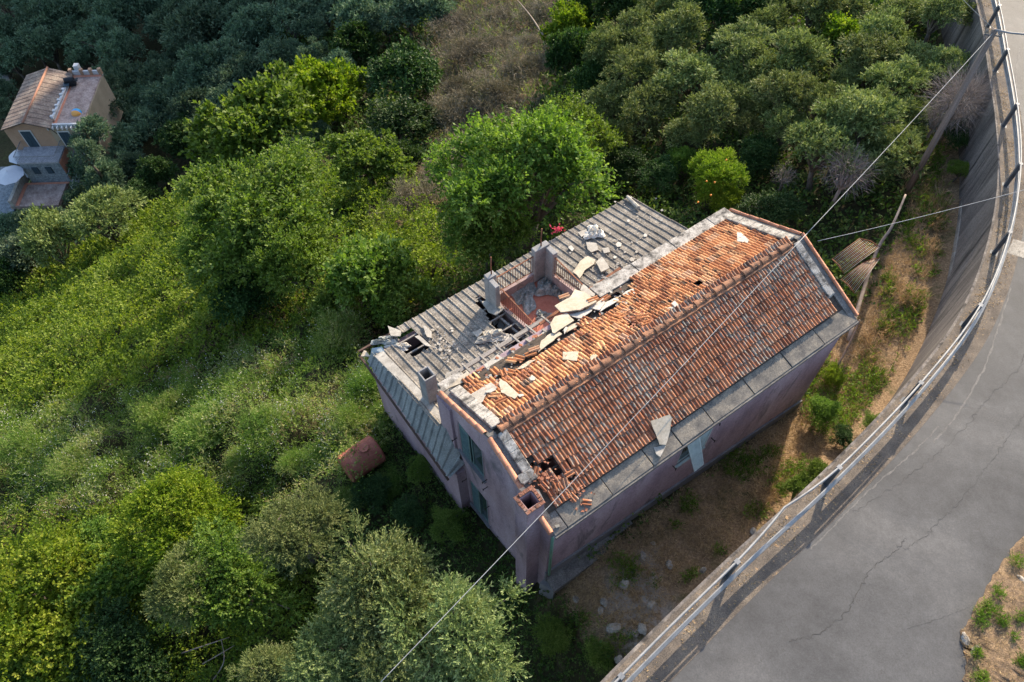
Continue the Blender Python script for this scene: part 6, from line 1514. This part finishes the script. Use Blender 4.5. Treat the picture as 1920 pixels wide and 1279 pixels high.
cover('white_wildflowers', 'flowers', 'tiny white wildflowers sprinkled over the weedy field', [P_WEED, (150, 960, 40, 30), (240, 900, 60, 50)], 60, L_WHITE, 10, 1, 4, .032, .032, .55, 1.3, .8, .45, .15)
cover('gold_stalks', 'grass', 'golden dry stalks among the weeds of the field', [(60, 1010, 90, 45), (560, 940, 60, 30), (640, 790, 70, 60), (700, 750, 60, 60), (130, 960, 60, 30), (530, 690, 60, 30), (600, 560, 100, 50), (520, 560, 60, 60), (690, 640, 40, 50), (540, 800, 40, 30), (420, 640, 60, 30), (330, 700, 50, 25)], 120, L_STRAW, 11, 1, 6, .15, .010, .28, 1.2, .5, .3, -.2)
# litter of straw on the road shoulder and verge
rng = np.random.default_rng(31)
E_ = onroad(offset(EDGE, .0), .02); i_ = rng.integers(0, len(E_) - 1, 9000); t_ = rng.uniform(0, 1, (9000, 1)); base = E_[i_] * (1 - t_) + E_[i_ + 1] * t_
tt_ = unit(E_[i_ + 1] - E_[i_]); nn_ = np.c_[tt_[:, 1], -tt_[:, 0], np.zeros(len(tt_))]; base = base + nn_ * (rng.beta(1.3, 2.2, (9000, 1)) * .85 - .10); base[:, 2] = zroad(base[:, 0], base[:, 1]) + .02
cl = np.sin(base[:, 0] * 2.2) * np.sin(base[:, 1] * 2.7) + rng.uniform(-.8, .8, len(base)); base = base[cl > .0]
d_ = unit(rng.normal(0, 1, base.shape) * np.array([1, 1, .12])); me = leaf_mesh('leaf_litter', [leaves(rng, base, d_, .02, 2, .055, .018, .3)], L_STRAW); finish('leaf_litter', me, 'dry leaves and straw along the guard rail on the road shoulder', 'leaf litter')
vb = []
vv_ = np.array(VERGE)
def verge_cover(name, dens, mat, nl, ll, lw, L_, up, spots, label, seed, spread=.6):
    rng = np.random.default_rng(seed); n = int(60 * dens); i_ = rng.integers(0, len(vv_) - 1, n); t_ = rng.uniform(0, 1, (n, 1)); b_ = vv_[i_] * (1 - t_) + vv_[i_ + 1] * t_
    b_ = b_ + np.array([.80, -.60, 0]) * (rng.uniform(.04, 5.5, (n, 1))); b_[:, 2] = zroad(b_[:, 0], b_[:, 1]) + .10 + .02 * 1
    if spots:
        px, _ = proj(b_); m = np.zeros(n, bool)
        for (cx, cy, r) in spots: m |= np.hypot(px[:, 0] - cx, px[:, 1] - cy) < r * rng.uniform(.5, 1.1, n)
        b_ = b_[m]
    N = len(b_); d_ = unit(rng.normal(0, 1, (N, 3)) + np.array([0, 0, up])); me = leaf_mesh(name, [leaves(rng, b_, d_, L_, nl, ll, lw, spread)], mat); finish(name, me, label, 'grass')
verge_cover('verge_straw', 130, L_STRAW, 4, .11, .008, .08, .25, None, 'short dry grass of the lower right verge', 41)
verge_cover('verge_grass', 900, L_GRASS, 6, .09, .014, .12, 1.2, [(1906, 1052, 14), (1872, 1112, 12), (1842, 1140, 18), (1840, 1165, 10), (1880, 1165, 12), (1912, 1160, 12), (1916, 1240, 14), (1868, 1145, 8), (1830, 1225, 8), (1900, 1195, 8), (1838, 1270, 12)], 'green tufts on the lower right verge', 42)
# ================================================================== DISTANT HOUSE
ZE = -34.0
FO = at(4.0, 242.1, ZE); FX = at(91.7, 239.5, ZE); fang = math.atan2(FX[1] - FO[1], FX[0] - FO[0])
villa = empty('distant_villa', (FO[0], FO[1], ZE - 5.8), fang, 'distant ochre house with pale tiled roof and brick roof terrace among olives', 'house')
K_ = np.linalg.norm((FX - FO)[:2]) / 4.77
def vb_(mb, x0, x1, y0, y1, z0, z1): mb.box(x0 * K_, x1 * K_, y0 * K_, y1 * K_, z0 * K_ + 5.8, z1 * K_ + 5.8); return mb
def vpt(x, y, z): return (x * K_, y * K_, z * K_ + 5.8)
M_OCH = mat_rough('ochre_render', [(.3, (.34, .205, .13)), (.7, (.44, .285, .19))], .8, 12, .12, .9, .2, .01)
M_OCH2 = mat_rough('olive_ochre_render', [(.3, (.27, .22, .15)), (.7, (.38, .31, .22))], .8, 12, .12, .9, .2, .01)
M_VROOF = mat_rough('weathered_villa_tiles', [(.3, (.13, .095, .078)), (.5, (.22, .165, .132)), (.7, (.33, .27, .21))], .9, 6, .4, .9, .5, .03)
M_VRIDGE = mat_rough('orange_villa_ridge', [(.3, (.30, .15, .10)), (.7, (.38, .20, .14))], 2, 12, .2, .9, .3, .01)
M_BFLOOR = mat_rough('terrace_paving', [(.35, (.22, .15, .125)), (.6, (.38, .29, .25))], 1.2, 5, .35, .9, .3, .01, ((.16, .12, .10), .60), 4)
M_BRED = mat_rough('terracotta_border', [(.3, (.48, .19, .12)), (.7, (.56, .25, .16))], 2, 12, .15, .9, .2, .01)
M_STONE = mat_rough('grey_stone_facing', [(.3, (.10, .13, .15)), (.7, (.26, .29, .31))], 3, 8, .4, .9, .6, .03)
M_WHITEW = mat_rough('white_parapet', [(.3, (.46, .46, .46)), (.7, (.62, .62, .61))], 2, 10, .12, .9, .2, .01)
M_BALC = mat_rough('grey_balcony_paving', [(.3, (.24, .24, .26)), (.7, (.40, .40, .42))], 2, 7, .3, .9, .3, .01)
M_NAVY = mat_rough('dark_blue_shutters', [(.3, (.02, .04, .06)), (.7, (.04, .07, .09))], 5, 20, .1, .6, .1, .005)
mb = MB(); vb_(mb, 0, 4.6, 0.1, 8.4, -5.5, -.02); mb.build('wall', M_OCH, villa)
mb = MB(); vb_(mb, 4.6, 8.0, .1, 8.6, -5.5, -.30); mb.build('side_wall', M_OCH2, villa)
# gable infill and roof
mb = MB(); mb.add([vpt(0, .1, 0), vpt(4.6, .1, 0), vpt(2.6, .1, .78), vpt(0, .3, 0), vpt(4.6, .3, 0), vpt(2.6, .3, .78)], [(0, 1, 2), (5, 4, 3), (0, 2, 5, 3), (1, 4, 5, 2)]); mb.build('gable', M_OCH, villa)
mb = MB()
for (xa, za, xb, zb) in [(-.12, -.02, 2.6, .86), (2.6, .86, 4.95, .05)]:
    n = 16
    for k in range(n):
        t0, t1 = k / n, (k + 1) / n
        for (y0, y1) in [(-.15, 8.5)]:
            m0 = 26
            for j in range(m0):
                ya, yb = y0 + (y1 - y0) * j / m0, y0 + (y1 - y0) * (j + 1) / m0; h = .03 * (j % 2)
                mb.hexa([vpt(xa + (xb - xa) * t0, ya, za + (zb - za) * t0 - .08), vpt(xa + (xb - xa) * t1, ya, za + (zb - za) * t1 - .08), vpt(xa + (xb - xa) * t1, yb, za + (zb - za) * t1 - .08), vpt(xa + (xb - xa) * t0, yb, za + (zb - za) * t0 - .08)],
                        [vpt(xa + (xb - xa) * t0, ya, za + (zb - za) * t0 + h), vpt(xa + (xb - xa) * t1, ya, za + (zb - za) * t1 + h), vpt(xa + (xb - xa) * t1, yb, za + (zb - za) * t1 + h), vpt(xa + (xb - xa) * t0, yb, za + (zb - za) * t0 + h)])
rf = mb.build('roof', M_VROOF, villa)
MB().tube([vpt(2.6, -.2, .90), vpt(2.6, 8.55, .90)], .11, 10).build('ridge', M_VRIDGE, rf, smooth=True)
MB().tube([vpt(2.6, -.18, .84), vpt(-.15, -.18, -.05)], .05, 6).build('verge_tile', M_DARKW, rf); MB().tube([vpt(2.6, -.18, .84), vpt(5.0, -.18, .02), vpt(5.3, -.18, -.7)], .05, 6).build('verge_tile', M_DARKW, rf)
# roof terrace
mb = vb_(MB(), 4.75, 7.9, .6, 8.5, -.30, -.20); mb.build('terrace_floor', M_BFLOOR, villa)
mb = MB(); vb_(mb, 4.75, 5.2, .6, 8.5, -.20, -.18); mb.build('terrace_border', M_BRED, villa); mb = MB(); vb_(mb, 5.2, 7.9, 8.15, 8.5, -.20, -.18); mb.build('terrace_border', M_BRED, villa)
mb = MB(); vb_(mb, 4.6, 8.0, 8.5, 8.7, -.3, .28); vb_(mb, 4.72, 4.95, 1.2, 7.2, -.2, .22); vb_(mb, 4.5, 7.95, .38, .58, -.3, .05); mb.build('parapet', M_WHITEW, villa)
for x in (4.75, 5.9, 6.9, 7.85):
    vb_(MB(), x - .16, x + .16, 8.42, 8.78, -.2, .52).build('pillar', M_OCH, villa)
for k in range(7): vb_(MB(), 4.62, 4.92, 1.3 + k * .85, 1.55 + k * .85, .2, .34).build('pillar', M_WHITEW, villa)
for k in range(8): vb_(MB(), 4.5 + k * .48, 4.6 + k * .48, -.05, .38, -.35, -.05).build('corbel', M_WHITEW, villa)
vb_(MB(), 5.15, 5.65, 8.75, 9.3, -.5, .75).build('chimney', M_WHITEW, villa)
# doors and openings of the front
def door(x0, x1, z0, z1, y, nm='window'):
    w_ = vb_(MB(), x0 - .12, x1 + .12, y - .03, y + .05, z0, z1 + .12).build(nm, M_WHITEW, villa); vb_(MB(), x0, (x0 + x1) / 2 - .015, y - .07, y - .032, z0, z1).build('shutter', M_NAVY, w_); vb_(MB(), (x0 + x1) / 2 + .015, x1, y - .07, y - .032, z0, z1).build('shutter', M_NAVY, w_)
door(1.55, 2.55, -2.5, -.45, .08, 'door'); door(5.35, 6.35, -2.7, -.7, .08, 'window')
# balcony block with stone face
mb = vb_(MB(), .85, 5.1, -2.3, .1, -2.75, -2.55); mb.build('balcony_floor', M_BALC, villa)
mb = vb_(MB(), .9, 5.05, -2.2, .1, -5.5, -2.75); mb.build('stone_base', M_STONE, villa)
mb = vb_(MB(), 5.05, 5.12, -2.15, .1, -5.45, -2.78); mb.build('red_side_wall', M_BRED, villa)
for (x0, x1) in [(1.9, 2.5), (3.3, 3.9)]: vb_(MB(), x0, x1, -2.28, -2.2, -4.2, -3.3).build('window', M_NAVY, villa)
mb = MB()
for (a, b) in [((.9, -2.25), (5.05, -2.25)), ((5.05, -2.25), (5.05, .05)), ((.9, -2.25), (.9, .05))]:
    mb.bar(vpt(*a, -1.75), vpt(*b, -1.75), .06, .05); L_ = math.hypot(a[0] - b[0], a[1] - b[1]); n = int(L_ / .16)
    for k in range(n + 1): t = k / n; p = (a[0] + (b[0] - a[0]) * t, a[1] + (b[1] - a[1]) * t); mb.bar(vpt(*p, -2.55), vpt(*p, -1.75), .02, .02, (0, 1, 0))
mb.build('balcony_railing', M_GALV, villa)
# patio, stair and low walls in front: separate paved terrace
patio = empty('villa_patio', (FO[0], FO[1], ZE - 5.8), fang, 'paved patio with red border below the stone base of the distant house', 'patio')
vb_(MB(), -.4, 4.6, -5.6, -2.2, -5.9, -5.48).build('paving', M_BFLOOR, patio); vb_(MB(), .2, 4.9, -2.5, -2.25, -5.48, -5.45).build('border', M_BRED, patio); vb_(MB(), .15, .5, -5.5, -2.5, -5.48, -5.44).build('border', M_BRED, patio)
vb_(MB(), -.25, .1, -5.6, -1.4, -5.9, -4.7).build('low_wall', M_SLABG, patio)
vb_(MB(), -4.5, -.3, -8, 1, -6.4, -6.1).build('lower_paving', M_STONE, patio)
stair = empty('outdoor_stair', (FO[0], FO[1], ZE - 5.8), fang, 'pale outdoor stair with metal rail on the right of the distant house', 'stair')
mb = MB(); n = 12
for k in range(n): t = k / n; y = -3.0 + 3.6 * t; x = 5.2 + 1.3 * t; vb_(mb, x, x + .9, y, y + .32, -6.2, -5.3 + 2.4 * t)
mb.build('steps', M_WHITEW, stair)
for off in (0.0, .95):
    mb = MB(); mb.bar(vpt(5.2 + off, -3.0, -4.5), vpt(6.5 + off, .6, -2.1), .05, .05)
    for k in range(9): t = k / 8; mb.bar(vpt(5.2 + off + 1.3 * t, -3 + 3.6 * t, -5.4 + 2.4 * t), vpt(5.2 + off + 1.3 * t, -3 + 3.6 * t, -4.5 + 2.4 * t), .03, .03, (0, 1, 0))
    mb.build('handrail', M_GALV, stair)
# parasols
M_CANV = mat_rough('white_canvas', [(.3, (.46, .48, .52)), (.7, (.54, .56, .60))], 1, 20, .05, .9, .1, .003)
def parasol(x, y, z, r, label):
    o = empty('parasol', (0, 0, 0), 0, label, 'parasol', 'white parasols by the distant house'); c_, s_ = math.cos(fang), math.sin(fang)
    o.location = (FO[0] + c_ * x * K_ - s_ * y * K_, FO[1] + s_ * x * K_ + c_ * y * K_, ZE + z * K_ - 2.4)
    n = 8; vs = [(0, 0, 2.75)]; 
    for k in range(n * 4):
        a = 2 * math.pi * k / (n * 4); q = 1 - .07 * abs(math.sin(a * n / 2)); vs.append((r * q * math.cos(a), r * q * math.sin(a), 2.15 + (.04 if k % 4 else 0)))
    m = MB().add(vs, [(0, 1 + k, 1 + (k + 1) % (n * 4)) for k in range(n * 4)]).build('canopy', M_CANV, o); sm = m.modifiers.new('s', 'SOLIDIFY'); sm.thickness = .02
    MB().tube([(0, 0, -.6), (0, 0, 2.85)], .03, 8).build('mast', M_WHITEW, o); MB().box(-.3, .3, -.3, .3, -.62, -.5).build('foot', M_CONC, o)
    for k in range(n): a = 2 * math.pi * k / n; MB().tube([(0, 0, 2.68), (r * .95 * math.cos(a), r * .95 * math.sin(a), 2.12)], .012, 5).build('rib', M_GALV, m)
parasol(.3, -.5, -3.0, 1.3, 'white octagonal parasol nearer the ochre wall of the distant house'); parasol(-.1, -3.1, -3.2, 1.55, 'larger white parasol at the left frame edge below the other')
# things on the roof terrace
def fpos(x, y, z): c_, s_ = math.cos(fang), math.sin(fang); return (FO[0] + c_ * x * K_ - s_ * y * K_, FO[1] + s_ * x * K_ + c_ * y * K_, ZE + z * K_)
bb = empty('barbecue', fpos(5.2, 6.8, -.18), .2, 'black covered barbecue on the roof terrace of the distant house', 'barbecue')
M_BLK = mat_rough('black_cover', [(.3, (.008, .010, .014)), (.7, (.02, .024, .03))], 4, 12, .3, .6, .3, .01)
mb = MB(); mb.tube([(-.5, 0, .75), (.5, 0, .75)], .30, 14); mb.build('lid', M_BLK, bb); MB().box(-.55, .55, -.28, .28, .1, .72).build('cabinet', M_BLK, bb); MB().box(.56, .9, -.25, .25, .62, .68).build('side_shelf', M_BLK, bb)
for (x, y) in ((-.45, -.22), (.45, -.22), (-.45, .22), (.45, .22)): MB().tube([(x, y - .02, .05), (x, y + .02, .05)], .05, 8).build('wheel', M_BLK, bb)
bb2 = empty('side_table', fpos(4.95, 6.3, -.18), .2, 'dark square side table beside the barbecue', 'table'); MB().box(-.3, .3, -.3, .3, .5, .55).build('table_top', M_NAVY, bb2)
for (x, y) in ((-.26, -.26), (.26, -.26), (-.26, .26), (.26, .26)): MB().tube([(x, y, 0), (x, y, .5)], .02, 6).build('leg', M_BLK, bb2)
ball_m, _n9, _l9, _b9 = newmat('toy_stripes'); _w9 = _n9.new('ShaderNodeTexWave'); _w9.inputs['Scale'].default_value = .9; _w9.bands_direction = 'Z'
_r9 = ramp(_n9, [(0, (.75, .35, .08)), (.35, (.75, .35, .08)), (.4, (.02, .30, .65)), (.7, (.02, .30, .65)), (.75, (.03, .42, .25))], 'CONSTANT'); _sep = _n9.new('ShaderNodeSeparateXYZ'); _tc = _n9.new('ShaderNodeTexCoord'); _l9.new(_tc.outputs['Generated'], _sep.inputs[0]); _l9.new(_sep.outputs['X'], _r9.inputs[0]); _l9.new(_r9.outputs[0], _b9.inputs['Base Color'])
tent = MB(); n = 14
vs = []; fs = []
for i in range(8):
    for k in range(n): a = 2 * math.pi * k / n; e_ = i / 7 * math.pi / 2; vs.append((.55 * math.cos(e_) * math.cos(a), .42 * math.cos(e_) * math.sin(a), .5 * math.sin(e_)))
for i in range(7):
    for k in range(n): fs.append((i * n + k, i * n + (k + 1) % n, (i + 1) * n + (k + 1) % n, (i + 1) * n + k))
o = tent.add(vs, fs).build('play_tent', ball_m, None, smooth=True); o.location = fpos(6.9, 2.3, -.18); tag(o, 'small dome of orange, blue and green stripes on the roof terrace', 'play tent'); o.scale = (1, 1.3, 1); o.rotation_euler = (0, 0, 1.57)
shed = MB(); shed.add([(-1.6, -2, 0), (1.6, -2, 0), (1.6, 2, 0), (-1.6, 2, 0), (-1.6, -2, 2.2), (1.6, -2, 2.2), (1.6, 2, 2.2), (-1.6, 2, 2.2), (0, -2, 2.9), (0, 2, 2.9)], [(0, 1, 5, 8, 4), (3, 7, 9, 6, 2), (0, 4, 7, 3), (1, 2, 6, 5), (4, 8, 9, 7), (5, 6, 9, 8)])
sh = shed.build('grey_shed', M_SLABG); q, _t = ground_pt(6, 142, 2); sh.location = (q[0] - 1, q[1], q[2] - 2); sh.rotation_euler = (0, 0, .5); tag(sh, 'low grey roofed shed at the upper left frame edge', 'shed')

# ================================================================== the hill that shades the valley (sun side, beyond the frame)
bound = [(-300, 470), (0, 415), (120, 372), (250, 345), (330, 300), (400, 215), (470, 150), (560, 130), (640, 95), (720, 70), (790, 20)]
sx, cx = math.sin(SUN_AZ), math.cos(SUN_AZ); D_ = 150.0; prof_h = []
for (x, y) in bound:
    if y > -60: p, _t = ground_pt(x, y, 2.0)
    else:
        p = at(x, y, -18.0)
    t = p[0] * cx - p[1] * sx; al = p[0] * sx + p[1] * cx; prof_h.append((t, p[2] + (D_ - al) * math.tan(SUN_EL)))
prof_h += [(-75, 34), (-95, 34), (-130, 36)]; prof_h.sort(); print('HILL', [(round(a, 1), round(b, 1)) for a, b in prof_h])
ht = np.array([a for a, b in prof_h]); hh = np.array([b for a, b in prof_h])
ts = np.linspace(-190, 60, 110); als = np.linspace(98, 260, 40); vs = []; fs = []
for t in ts:
    top_ = np.interp(t, ht, hh)
    if t > ht[-1]: top_ = max(hh[-1] - (t - ht[-1]) * 2.2, -60)
    for a in als:
        k = math.exp(-((a - D_) / 26.0) ** 2) if a < D_ else math.exp(-((a - D_) / 70.0) ** 2)
        x_ = t * cx + a * sx; y_ = -t * sx + a * cx
        vs.append((x_, y_, -60 + (top_ + 60) * k))
for i in range(len(ts) - 1):
    for j in range(len(als) - 1): q = i * len(als) + j; fs.append((q, q + len(als), q + len(als) + 1, q + 1))
M_HILL = mat_rough('wooded_hill', [(.3, (.02, .04, .015)), (.7, (.05, .08, .03))], .15, 1.2, .5, .95, 1, .5, world=True)
hl = MB().add(vs, fs).build('hills', M_HILL, None, smooth=True); hl['kind'] = 'structure'; fix_normals(hl)
